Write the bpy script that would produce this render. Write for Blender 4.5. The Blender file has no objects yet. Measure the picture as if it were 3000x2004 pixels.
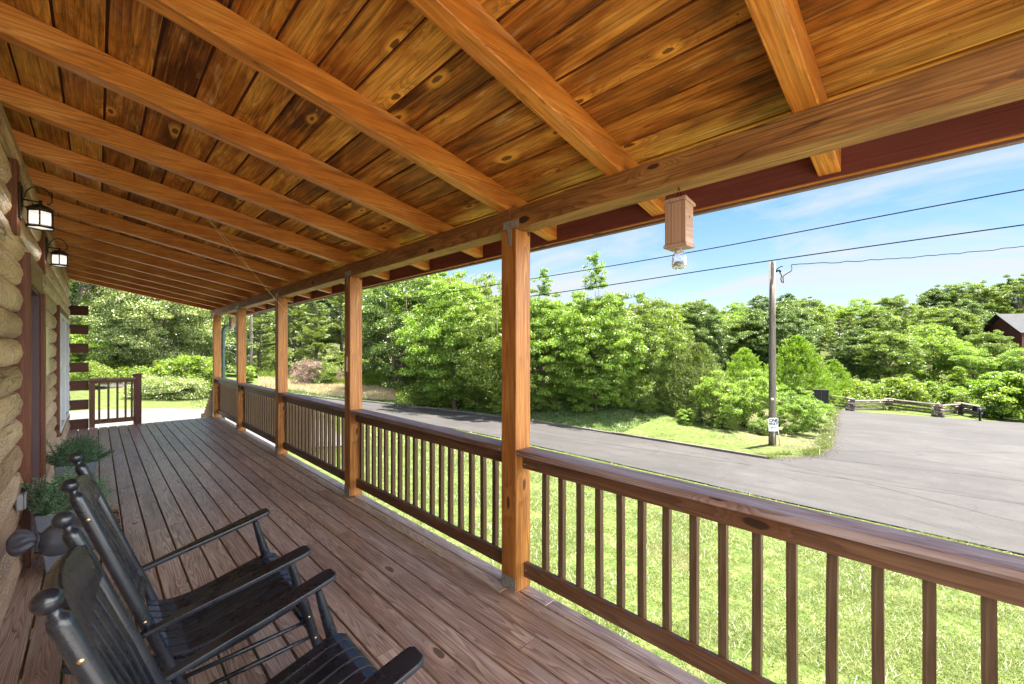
import bpy, math, random
import numpy as np
from mathutils import Vector, Matrix, noise as mnoise
R = math.radians
rnd = random.Random(7)
S = bpy.context.scene
COL = S.collection

# ---------------------------------------------------------------- camera
EYE = 1.636
YAW = R(44.48)
FPX = 1238.05
cam = bpy.data.cameras.new('camera')
cam.sensor_width = 36.0
cam.lens = 36.0 * FPX / 3000.0
cam.shift_y = 21.25 / 3000.0
cam.clip_start = 0.02
cam.clip_end = 3000
camo = bpy.data.objects.new('camera', cam)
COL.objects.link(camo)
camo.location = (0, 0, EYE)
camo.rotation_euler = (R(90), 0, -YAW)
S.camera = camo

# ---------------------------------------------------------------- world, sun, exposure
SUN_EL, SUN_AZ = R(77), math.atan2(1.0, -0.25)      # azimuth clockwise from +Y
SKY_STR, SUN_STR, EXPO = 0.05, 3.3, 3.5
W = bpy.data.worlds.new('World')
S.world = W
W.use_nodes = True
nt = W.node_tree
for n in list(nt.nodes): nt.nodes.remove(n)
def wn(t, **k):
    n = nt.nodes.new(t)
    for a, b in k.items(): setattr(n, a, b)
    return n
sky = wn('ShaderNodeTexSky', sky_type='NISHITA', sun_disc=False, sun_elevation=SUN_EL, sun_rotation=SUN_AZ,
         air_density=1.0, dust_density=0.6, ozone_density=3.0, altitude=300)
bgs = wn('ShaderNodeBackground'); bgs.inputs[1].default_value = SKY_STR
hs = wn('ShaderNodeHueSaturation'); hs.inputs['Saturation'].default_value = 1.38; hs.inputs['Value'].default_value = 0.44
nt.links.new(sky.outputs[0], hs.inputs['Color']); nt.links.new(hs.outputs[0], bgs.inputs[0])
bgc = wn('ShaderNodeBackground'); bgc.inputs[0].default_value = (0.92, 0.96, 1.0, 1); bgc.inputs[1].default_value = 0.118
tc = wn('ShaderNodeTexCoord'); sep = wn('ShaderNodeSeparateXYZ')
nt.links.new(tc.outputs['Generated'], sep.inputs[0])
addz = wn('ShaderNodeMath', operation='ADD'); addz.inputs[1].default_value = 0.12
nt.links.new(sep.outputs[2], addz.inputs[0])
mz = wn('ShaderNodeMath', operation='MAXIMUM'); mz.inputs[1].default_value = 0.05
nt.links.new(addz.outputs[0], mz.inputs[0])
dx = wn('ShaderNodeMath', operation='DIVIDE'); dy = wn('ShaderNodeMath', operation='DIVIDE')
nt.links.new(sep.outputs[0], dx.inputs[0]); nt.links.new(mz.outputs[0], dx.inputs[1])
nt.links.new(sep.outputs[1], dy.inputs[0]); nt.links.new(mz.outputs[0], dy.inputs[1])
cmb = wn('ShaderNodeCombineXYZ')
nt.links.new(dx.outputs[0], cmb.inputs[0]); nt.links.new(dy.outputs[0], cmb.inputs[1])
mp = wn('ShaderNodeMapping'); mp.inputs['Scale'].default_value = (1.0, 0.55, 1); mp.inputs['Rotation'].default_value = (0, 0, 0.5)
mp.inputs['Location'].default_value = (0.6, 1.3, 0)
nt.links.new(cmb.outputs[0], mp.inputs[0])
nz = wn('ShaderNodeTexNoise'); nz.inputs['Scale'].default_value = 0.75; nz.inputs['Detail'].default_value = 9
nz.inputs['Roughness'].default_value = 0.62; nz.inputs['Distortion'].default_value = 0.9
nt.links.new(mp.outputs[0], nz.inputs['Vector'])
cr = wn('ShaderNodeValToRGB')
cr.color_ramp.elements[0].position = 0.47; cr.color_ramp.elements[0].color = (0, 0, 0, 1)
cr.color_ramp.elements[1].position = 0.76; cr.color_ramp.elements[1].color = (1, 1, 1, 1)
nt.links.new(nz.outputs[0], cr.inputs[0])
# cloud veil is thicker low in the sky
hz = wn('ShaderNodeMapRange'); hz.inputs['From Min'].default_value = 0.0; hz.inputs['From Max'].default_value = 0.42
hz.inputs['To Min'].default_value = 0.66; hz.inputs['To Max'].default_value = 0.0
nt.links.new(sep.outputs[2], hz.inputs['Value'])
mxm = wn('ShaderNodeMath', operation='ADD', use_clamp=True)
nt.links.new(cr.outputs[0], mxm.inputs[0]); nt.links.new(hz.outputs[0], mxm.inputs[1])
bk = wn('ShaderNodeMapRange'); bk.interpolation_type = 'SMOOTHSTEP'  # added bright cloud in the unseen sky behind the camera, lighting the porch
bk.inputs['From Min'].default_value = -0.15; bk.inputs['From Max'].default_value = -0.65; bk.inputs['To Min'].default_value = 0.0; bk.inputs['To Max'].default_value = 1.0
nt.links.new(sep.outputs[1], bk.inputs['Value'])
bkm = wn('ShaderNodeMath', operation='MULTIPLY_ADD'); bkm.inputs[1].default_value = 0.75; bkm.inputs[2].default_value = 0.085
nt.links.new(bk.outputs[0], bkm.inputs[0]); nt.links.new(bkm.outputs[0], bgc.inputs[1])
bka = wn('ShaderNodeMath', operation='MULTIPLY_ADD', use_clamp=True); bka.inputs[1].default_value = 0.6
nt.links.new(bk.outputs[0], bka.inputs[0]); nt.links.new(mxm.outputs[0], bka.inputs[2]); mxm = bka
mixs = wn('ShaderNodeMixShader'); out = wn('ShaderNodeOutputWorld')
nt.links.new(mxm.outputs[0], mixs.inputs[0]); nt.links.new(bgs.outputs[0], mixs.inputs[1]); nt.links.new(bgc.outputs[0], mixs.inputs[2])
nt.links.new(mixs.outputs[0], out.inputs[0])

sl = bpy.data.lights.new('sun', 'SUN'); sl.energy = SUN_STR; sl.angle = R(0.53); sl.color = (1.0, 0.955, 0.87)
so = bpy.data.objects.new('sun', sl); COL.objects.link(so)
sd = Vector((math.sin(SUN_AZ) * math.cos(SUN_EL), math.cos(SUN_AZ) * math.cos(SUN_EL), math.sin(SUN_EL)))
so.rotation_euler = sd.to_track_quat('Z', 'Y').to_euler()
so.location = sd * 60
S.view_settings.view_transform = 'Standard'; S.view_settings.look = 'None'
S.view_settings.exposure = EXPO; S.view_settings.gamma = 1.0
S.cycles.max_bounces = 10; S.cycles.diffuse_bounces = 6; S.cycles.transparent_max_bounces = 12
S.cycles.transmission_bounces = 6
S.cycles.sample_clamp_indirect = 6.0
S.cycles.use_denoising = True

def spot(u, depth):
    """plan position on the sight line at photo column u, 'depth' metres out"""
    t = (u - 1500) / FPX
    return (depth * (math.sin(YAW) + t * math.cos(YAW)), depth * (math.cos(YAW) - t * math.sin(YAW)))

# ---------------------------------------------------------------- materials
def srgb(r, g, b):
    f = lambda c: (c / 255 / 12.92) if c / 255 <= 0.04045 else ((c / 255 + 0.055) / 1.055) ** 2.4
    return (f(r), f(g), f(b), 1)
class NT:
    def __init__(s, name):
        s.m = bpy.data.materials.new(name); s.m.use_nodes = True
        s.t = s.m.node_tree; s.t.nodes.clear()
        s.out = s.n('ShaderNodeOutputMaterial')
    def n(s, t, ins=None, **k):
        n = s.t.nodes.new(t)
        for a, b in k.items(): setattr(n, a, b)
        for a, b in (ins or {}).items(): s.set(n, a, b)
        return n
    def set(s, n, a, b):
        if isinstance(b, bpy.types.NodeSocket): s.t.links.new(b, n.inputs[a])
        elif isinstance(b, bpy.types.Node): s.t.links.new(b.outputs[0], n.inputs[a])
        else: n.inputs[a].default_value = b
    def math(s, op, a, b=0.0, c=None, clamp=False):
        n = s.n('ShaderNodeMath', operation=op); n.use_clamp = clamp
        s.set(n, 0, a); s.set(n, 1, b)
        if c is not None: s.set(n, 2, c)
        return n.outputs[0]
    def noise(s, vec, scale, detail=2, rough=0.5, dist=0.0, dims='3D'):
        n = s.n('ShaderNodeTexNoise', noise_dimensions=dims)
        if vec is not None: s.set(n, 'Vector', vec)
        s.set(n, 'Scale', scale); s.set(n, 'Detail', detail); s.set(n, 'Roughness', rough); s.set(n, 'Distortion', dist)
        return n.outputs[0]
    def mapping(s, vec, scale=(1, 1, 1), loc=(0, 0, 0), rot=(0, 0, 0)):
        n = s.n('ShaderNodeMapping'); s.set(n, 'Vector', vec); s.set(n, 'Scale', scale); s.set(n, 'Location', loc); s.set(n, 'Rotation', rot)
        return n.outputs[0]
    def ramp(s, fac, stops, interp='LINEAR'):
        n = s.n('ShaderNodeValToRGB'); s.set(n, 0, fac); e = n.color_ramp; e.interpolation = interp
        while len(e.elements) < len(stops): e.elements.new(0.5)
        for el, (p, c) in zip(e.elements, stops):
            el.position = p; el.color = c if len(c) == 4 else (*c, 1)
        return n.outputs[0]
    def range(s, v, a, b, c=0.0, d=1.0, smooth=False):
        n = s.n('ShaderNodeMapRange'); n.clamp = True
        if smooth: n.interpolation_type = 'SMOOTHSTEP'
        s.set(n, 'Value', v); s.set(n, 'From Min', a); s.set(n, 'From Max', b); s.set(n, 'To Min', c); s.set(n, 'To Max', d)
        return n.outputs[0]
    def mix(s, fac, a, b, blend='MIX'):
        n = s.n('ShaderNodeMix', data_type='RGBA', blend_type=blend)
        s.set(n, 0, fac); s.set(n, 6, a); s.set(n, 7, b)
        return n.outputs[2]
    def bsdf(s, col, rough=0.6, bump=None, bstr=0.3, bdist=0.01, **k):
        b = s.n('ShaderNodeBsdfPrincipled'); s.set(b, 'Base Color', col); s.set(b, 'Roughness', rough)
        for a, v in k.items(): s.set(b, a.replace('_', ' '), v)
        if bump is not None:
            u = s.n('ShaderNodeBump', {'Height': bump, 'Strength': bstr, 'Distance': bdist}); s.set(b, 'Normal', u.outputs[0])
        s.t.links.new(b.outputs[0], s.out.inputs[0])
        return b
    def isl(s): return s.n('ShaderNodeNewGeometry').outputs['Random Per Island']
    def uv(s): return s.n('ShaderNodeTexCoord').outputs['UV']
    def obj(s): return s.n('ShaderNodeTexCoord').outputs['Object']
    def pos(s): return s.n('ShaderNodeNewGeometry').outputs['Position']

def wood(name, dark, mid, light, knot=(0.02, 0.01, 0.005, 1), rings=9.0, knots=0.5, gray=None, gray_amt=0.0,
         blotch=0.5, board_var=0.35, rough=0.55, ringdark=0.6, spec=0.4, bstr=0.25, lightpatch=None, patch_amt=0.0, wet=None, halo=None, check=0.0, specks=0.0, f1s=(0.55, 9.0), streak=0.35, chips=0.0):
    m = NT(name)
    uv = m.uv(); isl = m.isl()
    sp = m.n('ShaderNodeSeparateXYZ', {0: uv})
    off = m.math('MULTIPLY', isl, 57.0)
    U = m.math('ADD', sp.outputs[0], off); V = m.math('ADD', sp.outputs[1], m.math('MULTIPLY', isl, 13.0))
    P = m.n('ShaderNodeCombineXYZ', {0: U, 1: V, 2: m.math('MULTIPLY', isl, 31.0)}).outputs[0]
    # knots: sparse cells
    kv = m.n('ShaderNodeTexVoronoi', voronoi_dimensions='2D', feature='F1')
    m.set(kv, 'Vector', m.mapping(P, (2.2, 5.6, 1))); m.set(kv, 'Scale', 1.0)
    ksep = m.n('ShaderNodeSeparateXYZ', {0: kv.outputs['Color']})
    sel = m.math('GREATER_THAN', ksep.outputs[0], 1.0 - knots)
    jit = m.noise(m.mapping(P, (14, 45, 1)), 1.0, 2)
    kd = m.math('ADD', kv.outputs['Distance'], m.math('MULTIPLY', m.math('SUBTRACT', jit, 0.5), 0.10))
    kbump = m.math('MULTIPLY', m.range(kd, 0.0, 0.42, 1.0, 0.0, True), sel)
    ksz = m.math('MULTIPLY_ADD', ksep.outputs[1], 0.09, 0.05)
    kr = m.math('DIVIDE', kd, ksz)
    kcore = m.math('MULTIPLY', m.math('ADD', m.range(kr, 0.75, 1.0, 1.0, 0.0), m.math('MULTIPLY', m.math('SUBTRACT', m.range(kr, 0.95, 1.15, 0, 1), m.range(kr, 1.15, 1.5, 0, 1)), -0.0)), sel)
    khalo = m.math('MULTIPLY', m.range(kr, 1.0, 2.8, 1.0, 0.0, True), sel)
    # growth rings = contour lines of a stretched smooth field
    f1 = m.noise(m.mapping(P, (f1s[0], f1s[1], 1)), 1.0, 1.2, 0.4, 0.10)
    fld = m.math('ADD', f1, m.math('MULTIPLY', kbump, 0.22))
    fr = m.math('FRACT', m.math('MULTIPLY', fld, rings * 2.2))
    line = m.math('MULTIPLY', m.range(fr, 0.15, 0.93, 0, 1), m.range(fr, 0.93, 1.0, 1, 0))
    fine = m.noise(m.mapping(P, (5.0, 260.0, 1)), 1.0, 2, 0.6)
    fine2 = m.noise(m.mapping(P, (1.5, 60.0, 1)), 1.0, 3, 0.6)
    bl = m.noise(m.mapping(P, (1.6, 7.0, 1)), 1.0, 4, 0.6, 0.6)
    tone = m.math('ADD', m.math('MULTIPLY', bl, blotch), m.math('MULTIPLY', fine2, 0.30))
    tone = m.math('ADD', tone, m.math('MULTIPLY', m.math('SUBTRACT', isl, 0.5), board_var))
    tone = m.math('ADD', tone, 0.5 - 0.5 * blotch - 0.15)
    c = m.ramp(tone, [(0.15, dark), (0.5, mid), (0.85, light)])
    if lightpatch is not None:
        pn = m.noise(m.mapping(P, (2.3, 11.0, 1), (3.1, 7.7, 0)), 1.0, 5, 0.65, 0.5)
        c = m.mix(m.math('MULTIPLY', m.range(pn, 0.56, 0.74, 0, 1, True), patch_amt), c, lightpatch)
    if wet is not None:
        wn_ = m.noise(m.mapping(P, (3.0, 16.0, 1), (9.1, 2.7, 0)), 1.0, 5, 0.7, 0.8)
        c = m.mix(m.math('MULTIPLY', m.range(wn_, 0.55, 0.72, 0, 1, True), wet), c, tuple(0.28 * x for x in dark[:3]) + (1,))
    c = m.mix(m.math('MULTIPLY', line, ringdark), c, tuple(x * 0.45 for x in dark[:3]) + (1,))
    c = m.mix(m.math('MULTIPLY', m.range(fine, 0.35, 0.7, 1, 0), 0.35), c, tuple(x * 0.5 for x in dark[:3]) + (1,))
    stn = m.noise(m.mapping(P, (1.2, 95.0, 1), (3, 8, 0)), 1.0, 3, 0.75)
    c = m.mix(m.math('MULTIPLY', m.range(stn, 0.52, 0.62), streak), c, tuple(x * 0.55 for x in dark[:3]) + (1,))
    c = m.mix(m.math('MULTIPLY', m.range(stn, 0.46, 0.36), streak * 0.6), c, light)
    if chips:
        cn = m.noise(m.mapping(P, (9, 40, 1), (6, 2, 0)), 1.0, 2, 0.6)
        c = m.mix(m.math('MULTIPLY', m.range(cn, 0.775, 0.785), chips), c, (0.82, 0.68, 0.42, 1))
    if gray is not None:
        gn = m.noise(m.mapping(P, (0.9, 6.0, 1), (5, 1, 0)), 1.0, 5, 0.7, 0.4)
        g = m.math('MULTIPLY', m.range(gn, 0.38, 0.68, 0, 1, True), gray_amt)
        g = m.math('MULTIPLY', g, m.range(line, 0, 1, 1.0, 0.35))
        c = m.mix(g, c, gray)
    c = m.mix(m.math('MULTIPLY', khalo, 0.6), c, halo or mid)
    if check:
        ck = m.noise(m.mapping(P, (0.35, 10.0, 1), (2, 5, 0)), 1.0, 1.5, 0.4, 0.05)
        ckm = m.math('MULTIPLY', m.range(m.math('ABSOLUTE', m.math('SUBTRACT', ck, 0.5)), 0.0, 0.006, 1, 0), m.range(m.noise(m.mapping(P, (0.8, 4, 1), (7, 7, 0)), 1.0, 1), 0.50, 0.56))
        c = m.mix(m.math('MULTIPLY', ckm, check), c, tuple(x * 0.2 for x in dark[:3]) + (1,))
    if specks:
        sk = m.noise(m.mapping(P, (26, 60, 1), (1, 3, 0)), 1.0, 3, 0.7)
        skm = m.math('MULTIPLY', m.range(sk, 0.66, 0.70), m.range(m.noise(m.mapping(P, (1.1, 5, 1), (4, 9, 0)), 1.0, 2), 0.48, 0.62))
        c = m.mix(m.math('MULTIPLY', skm, specks), c, tuple(x * 0.3 for x in dark[:3]) + (1,))
    c = m.mix(m.math('MULTIPLY', kcore, 0.9), c, knot)
    h = m.math('ADD', m.math('MULTIPLY', line, -0.5), m.math('MULTIPLY', fine, 0.5))
    rr = m.math('ADD', rough, m.math('MULTIPLY', m.math('SUBTRACT', fine2, 0.5), 0.25))
    m.bsdf(c, rr, h, bstr, 0.0015, Specular_IOR_Level=spec)
    return m.m

M = {}
M['ceiling'] = wood('ceiling_pine', (0.090, 0.023, 0.004, 1), (0.46, 0.140, 0.015, 1), (0.90, 0.41, 0.070, 1), rings=6, knots=0.24,
                    knot=(0.10, 0.030, 0.010, 1), blotch=1.6, board_var=0.50, ringdark=0.42, rough=0.50, spec=0.25, lightpatch=(0.90, 0.55, 0.22, 1), patch_amt=0.65, wet=0.60, halo=(0.92, 0.42, 0.06, 1), specks=0.9, streak=0.38, chips=0.8)
M['rafter'] = wood('rafter_timber', (0.221, 0.058, 0.006, 1), (0.570, 0.177, 0.020, 1), (0.773, 0.312, 0.054, 1), rings=4, knots=0.20,
                   knot=(0.037, 0.012, 0.004, 1), blotch=1.2, board_var=0.35, ringdark=0.34, rough=0.42, spec=0.35, lightpatch=(0.791, 0.461, 0.187, 1), patch_amt=0.4, check=0.7, wet=0.5, specks=0.5, chips=0.9)
M['beam'] = wood('beam_timber', (0.146, 0.052, 0.012, 1), (0.349, 0.145, 0.035, 1), (0.585, 0.309, 0.085, 1), rings=9, knots=0.10,
                 knot=(0.022, 0.009, 0.004, 1), blotch=1.2, board_var=0.1, ringdark=0.6, rough=0.6, wet=0.7, check=0.9)
M['post'] = wood('post_timber', (0.255, 0.076, 0.013, 1), (0.535, 0.207, 0.040, 1), (0.739, 0.353, 0.088, 1), rings=5, knots=0.34,
                 knot=(0.038, 0.014, 0.006, 1), blotch=1.2, board_var=0.12, ringdark=0.5, rough=0.5, check=0.95, wet=0.3)
M['rail'] = wood('rail_timber', (0.070, 0.024, 0.010, 1), (0.145, 0.056, 0.022, 1), (0.233, 0.116, 0.053, 1), rings=7, knots=0.12,
                 blotch=0.6, board_var=0.3, ringdark=0.5, rough=0.5, gray=(0.280, 0.223, 0.172, 1), gray_amt=0.18)
M['cap'] = wood('cap_timber', (0.132, 0.059, 0.037, 1), (0.263, 0.138, 0.092, 1), (0.446, 0.303, 0.237, 1), rings=9, knots=0.12,
                blotch=0.7, board_var=0.2, ringdark=0.6, rough=0.5, gray=(0.473, 0.421, 0.434, 1), gray_amt=0.5)
M['spindle'] = wood('spindle_timber', (0.046, 0.024, 0.010, 1), (0.111, 0.057, 0.024, 1), (0.202, 0.121, 0.055, 1), rings=5, knots=0.10,
                    blotch=0.8, board_var=0.75, ringdark=0.5, rough=0.65, spec=0.3, gray=(0.221, 0.167, 0.110, 1), gray_amt=0.35, streak=0.5)
M['deck'] = wood('deck_boards', (0.297, 0.160, 0.102, 1), (0.593, 0.369, 0.249, 1), (0.807, 0.567, 0.407, 1), rings=8, knots=0.12,
                 knot=(0.095, 0.048, 0.028, 1), blotch=0.9, board_var=0.35, ringdark=0.85, rough=0.36, spec=0.55,
                 gray=(0.665, 0.557, 0.490, 1), gray_amt=0.42, bstr=0.6, check=0.8, wet=0.30, f1s=(0.7, 13.0), streak=0.4)
M['fascia'] = wood('fascia_board', (0.127, 0.033, 0.025, 1), (0.206, 0.055, 0.043, 1), (0.274, 0.083, 0.070, 1), rings=4, knots=0.03,
                   blotch=0.4, board_var=0.1, ringdark=0.25, rough=0.6)
M['drip'] = None
M['trim'] = wood('brown_trim', (0.090, 0.026, 0.011, 1), (0.198, 0.063, 0.028, 1), (0.297, 0.109, 0.046, 1), rings=6, knots=0.12,
                 blotch=0.6, board_var=0.2, ringdark=0.4, rough=0.5)
M['darktrim'] = wood('dark_brown_timber', (0.055, 0.018, 0.011, 1), (0.11, 0.034, 0.020, 1), (0.17, 0.06, 0.035, 1), rings=5, knots=0.06,
                     blotch=0.5, board_var=0.2, ringdark=0.3, rough=0.5)
M['rough'] = wood('rough_header', (0.22, 0.13, 0.05, 1), (0.42, 0.29, 0.14, 1), (0.58, 0.44, 0.26, 1), rings=14, knots=0.1,
                  blotch=0.9, board_var=0.1, ringdark=0.4, rough=0.8, bstr=0.8)
M['birdhouse'] = wood('bee_trap_cedar', (0.26, 0.12, 0.06, 1), (0.45, 0.25, 0.14, 1), (0.60, 0.38, 0.24, 1), rings=10, knots=0.06,
                      blotch=0.5, board_var=0.25, ringdark=0.5, rough=0.6, gray=(0.42, 0.38, 0.36, 1), gray_amt=0.35)

def simple(name, col, rough=0.6, metal=0.0, nscale=0, namt=0.25, bstr=0.0, spec=0.5, **k):
    m = NT(name); c = col if len(col) == 4 else (*col, 1)
    bump = None
    if nscale:
        n = m.noise(m.obj(), nscale, 5, 0.65)
        c = m.mix(m.range(n, 0.3, 0.7), tuple(x * (1 - namt) for x in c[:3]) + (1,), tuple(min(1, x * (1 + namt)) for x in c[:3]) + (1,))
        if bstr: bump = n
    m.bsdf(c, rough, bump, bstr, 0.01, Metallic=metal, Specular_IOR_Level=spec, **k)
    return m.m
M['drip'] = simple('purple_brown_edge', (0.15, 0.085, 0.085), 0.6, 0, 3, 0.1)
M['galv'] = simple('galvanised_steel', (0.40, 0.40, 0.38), 0.5, 0.7, 60, 0.35)
M['screw'] = simple('screw_metal', (0.45, 0.43, 0.40), 0.4, 0.8)
M['brass'] = simple('brass_screw', (0.65, 0.50, 0.25), 0.3, 1.0)
def chair_mat(name='black_chair_paint', th=0.80):
    m = NT(name)
    o = m.obj()
    n1 = m.noise(o, 9, 4, 0.6); n2 = m.noise(m.mapping(o, (60, 60, 300)), 1.0, 3, 0.7)
    c = m.ramp(n1, [(0.3, (0.008, 0.010, 0.016, 1)), (0.7, (0.020, 0.024, 0.034, 1))])
    sc = m.noise(m.mapping(o, (22, 160, 22)), 1.0, 3, 0.7, 1.0)
    c = m.mix(m.math('MULTIPLY', m.range(sc, th, th + 0.03), 0.7), c, (0.55, 0.50, 0.42, 1))
    m.bsdf(c, m.range(n1, 0.3, 0.7, 0.22, 0.34), n2, 0.03, 0.001, Specular_IOR_Level=0.6)
    return m.m
M['chair'] = chair_mat()
M['chairworn'] = chair_mat('scratched_black_paint', 0.60)
M['iron'] = simple('bronze_lantern_metal', (0.045, 0.035, 0.025), 0.45, 0.6, 30, 0.4)
def emis(name, col, st, base=(0.9, 0.9, 0.85, 1)):
    m = NT(name); b = m.bsdf(base, 0.4); m.set(b, 'Emission Color', col); m.set(b, 'Emission Strength', st); return m.m
def frosted():
    m = NT('lit_frosted_glass'); e = m.n('ShaderNodeEmission', {'Color': (1, 0.93, 0.80, 1), 'Strength': 0.14}); t = m.n('ShaderNodeBsdfTransparent')
    x = m.n('ShaderNodeMixShader', {0: 0.45}); m.t.links.new(e.outputs[0], x.inputs[1]); m.t.links.new(t.outputs[0], x.inputs[2]); m.t.links.new(x.outputs[0], m.out.inputs[0]); return m.m
M['lampglass'] = frosted()
M['bulb'] = emis('bulb', (1, 0.9, 0.75, 1), 3.0)
def log_mat():
    m = NT('hewn_log'); uv = m.uv(); isl = m.isl()
    sp = m.n('ShaderNodeSeparateXYZ', {0: uv})
    P = m.n('ShaderNodeCombineXYZ', {0: m.math('ADD', sp.outputs[0], m.math('MULTIPLY', isl, 41.0)), 1: sp.outputs[1], 2: m.math('MULTIPLY', isl, 9.0)}).outputs[0]
    v = m.noise(m.mapping(P, (0.9, 5.5, 1)), 1.0, 2, 0.5, 1.2)
    fr = m.math('FRACT', m.math('MULTIPLY', v, 16)); line = m.math('MULTIPLY', m.range(fr, 0.2, 0.92), m.range(fr, 0.92, 1, 1, 0))
    sc = m.n('ShaderNodeTexVoronoi', voronoi_dimensions='2D', feature='DISTANCE_TO_EDGE'); m.set(sc, 'Vector', m.mapping(P, (3.2, 8, 1))); m.set(sc, 'Randomness', 1.0)
    edge = m.range(sc.outputs['Distance'], 0.0, 0.07, 1, 0, True)
    es = m.math('MULTIPLY', edge, m.range(m.noise(m.mapping(P, (2, 6, 1)), 1.0, 2), 0.45, 0.6))
    bl = m.noise(m.mapping(P, (0.8, 5, 1)), 1.0, 5, 0.65, 0.5)
    c = m.ramp(m.math('ADD', bl, m.math('MULTIPLY', m.math('SUBTRACT', isl, 0.5), 0.35)),
               [(0.25, (0.40, 0.26, 0.13, 1)), (0.5, (0.72, 0.51, 0.28, 1)), (0.78, (0.90, 0.72, 0.46, 1))])
    c = m.mix(m.math('MULTIPLY', line, 0.42), c, (0.28, 0.16, 0.08, 1))
    c = m.mix(m.math('MULTIPLY', es, 0.9), c, (0.12, 0.065, 0.03, 1))
    ck = m.noise(m.mapping(P, (0.45, 5.0, 1), (2, 5, 0)), 1.0, 2.5, 0.5, 0.1)
    ckm = m.math('MULTIPLY', m.range(m.math('ABSOLUTE', m.math('SUBTRACT', ck, 0.5)), 0.0, 0.010, 1, 0), m.range(m.noise(m.mapping(P, (1.1, 3, 1), (7, 7, 0)), 1.0, 1), 0.46, 0.54))
    c = m.mix(m.math('MULTIPLY', ckm, 0.9), c, (0.05, 0.025, 0.012, 1))
    kv = m.n('ShaderNodeTexVoronoi', voronoi_dimensions='2D'); m.set(kv, 'Vector', m.mapping(P, (1.5, 4.0, 1))); kc = m.n('ShaderNodeSeparateXYZ', {0: kv.outputs['Color']})
    kn = m.math('MULTIPLY', m.range(kv.outputs['Distance'], 0.05, 0.16, 1, 0, True), m.math('GREATER_THAN', kc.outputs[0], 0.7))
    c = m.mix(m.math('MULTIPLY', kn, 0.8), c, (0.10, 0.045, 0.02, 1))
    # warmer/pinker lower down the wall
    pz = m.n('ShaderNodeSeparateXYZ', {0: m.pos()}).outputs[2]
    c = m.mix(m.range(pz, 1.5, 0.6, 0, 0.45), c, (0.60, 0.36, 0.26, 1))
    fine = m.noise(m.mapping(P, (6, 150, 1)), 1.0, 3, 0.6)
    h = m.math('SUBTRACT', m.math('ADD', m.math('MULTIPLY', bl, 1.0), m.math('MULTIPLY', fine, 0.15)), m.math('MULTIPLY', es, 0.6))
    m.bsdf(c, 0.42, h, 0.9, 0.03, Specular_IOR_Level=0.45)
    return m.m
M['log'] = log_mat()
M['chink'] = simple('log_joint_stain', (0.10, 0.04, 0.02), 0.8, 0, 20, 0.4)
M['door'] = simple('purple_brown_door_paint', (0.105, 0.055, 0.058), 0.45, 0, 8, 0.15)
M['vinyl'] = simple('white_vinyl', (0.68, 0.70, 0.70), 0.35, 0, 12, 0.05)
M['winglass'] = simple('dark_window_glass', (0.03, 0.04, 0.05), 0.04, 0, spec=0.9)
M['paper'] = None
def paper():
    m = NT('pale_yellow_sign'); o = m.obj()
    n = m.noise(m.mapping(o, (30, 30, 60)), 1.0, 4, 0.7)
    c = m.mix(m.range(n, 0.66, 0.70), (0.62, 0.66, 0.36, 1), (0.16, 0.15, 0.08, 1))
    m.bsdf(c, 0.6); return m.m
M['paper'] = paper()
M['planter'] = simple('grey_speckled_planter', (0.15, 0.17, 0.21), 0.75, 0, 220, 0.5, 0.4)
M['bag'] = simple('charcoal_nylon_cover', (0.075, 0.077, 0.10), 0.5, 0, 14, 0.35, 0.0)
M['plastic_gray'] = simple('grey_outlet_box', (0.25, 0.25, 0.26), 0.4)
def mat_mat():
    m = NT('coir_mat'); o = m.obj()
    n = m.noise(o, 18, 2, 0.5, 0.6); n2 = m.noise(o, 300, 2)
    c = m.mix(m.range(n, 0.50, 0.54), (0.42, 0.19, 0.07, 1), (0.02, 0.016, 0.012, 1))
    m.bsdf(c, 0.95, n2, 0.8, 0.01); return m.m
M['coir'] = mat_mat()
def clear():
    m = NT('clear_plastic'); o = m.obj()
    n = m.noise(m.mapping(o, (30, 30, 90)), 1.0, 3)
    b = m.bsdf((0.95, 0.97, 1, 1), 0.08, n, 0.6, 0.004); m.set(b, 'Transmission Weight', 0.82); m.set(b, 'IOR', 1.18); return m.m
M['clear'] = clear()
M['bees'] = simple('dead_bees', (0.04, 0.025, 0.012), 0.8, 0, 120, 0.6)
M['wire'] = simple('black_cable', (0.008, 0.009, 0.010), 0.95, spec=0.0)
M['twine'] = simple('tan_twine', (0.52, 0.36, 0.18), 0.8)
M['pole'] = None
def polem():
    m = NT('weathered_pole'); o = m.obj()
    n = m.noise(m.mapping(o, (14, 14, 0.8)), 1.0, 5, 0.65)
    c = m.ramp(n, [(0.3, (0.055, 0.042, 0.032, 1)), (0.7, (0.20, 0.165, 0.13, 1))])
    m.bsdf(c, 0.85, n, 0.8, 0.02); return m.m
M['pole'] = polem()
M['signwhite'] = simple('sign_white', (0.74, 0.76, 0.80), 0.4)
M['signblack'] = simple('sign_black', (0.012, 0.012, 0.018), 0.5)
M['greenpipe'] = simple('green_downspout', (0.055, 0.10, 0.095), 0.35)
M['cabinet'] = simple('dark_cabinet', (0.008, 0.009, 0.009), 0.6, spec=0.2)
M['fencewood'] = None
def fencem():
    m = NT('split_rail_wood'); o = m.uv(); i = m.isl()
    n = m.noise(m.mapping(o, (1.5, 25, 1)), 1.0, 5, 0.65)
    c = m.ramp(m.math('ADD', n, m.math('MULTIPLY', m.math('SUBTRACT', i, .5), .3)), [(0.3, (0.07, 0.05, 0.04, 1)), (0.7, (0.26, 0.21, 0.175, 1))])
    m.bsdf(c, 0.9, n, 0.6, 0.02); return m.m
M['fencewood'] = fencem()
M['shingle'] = None
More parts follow.
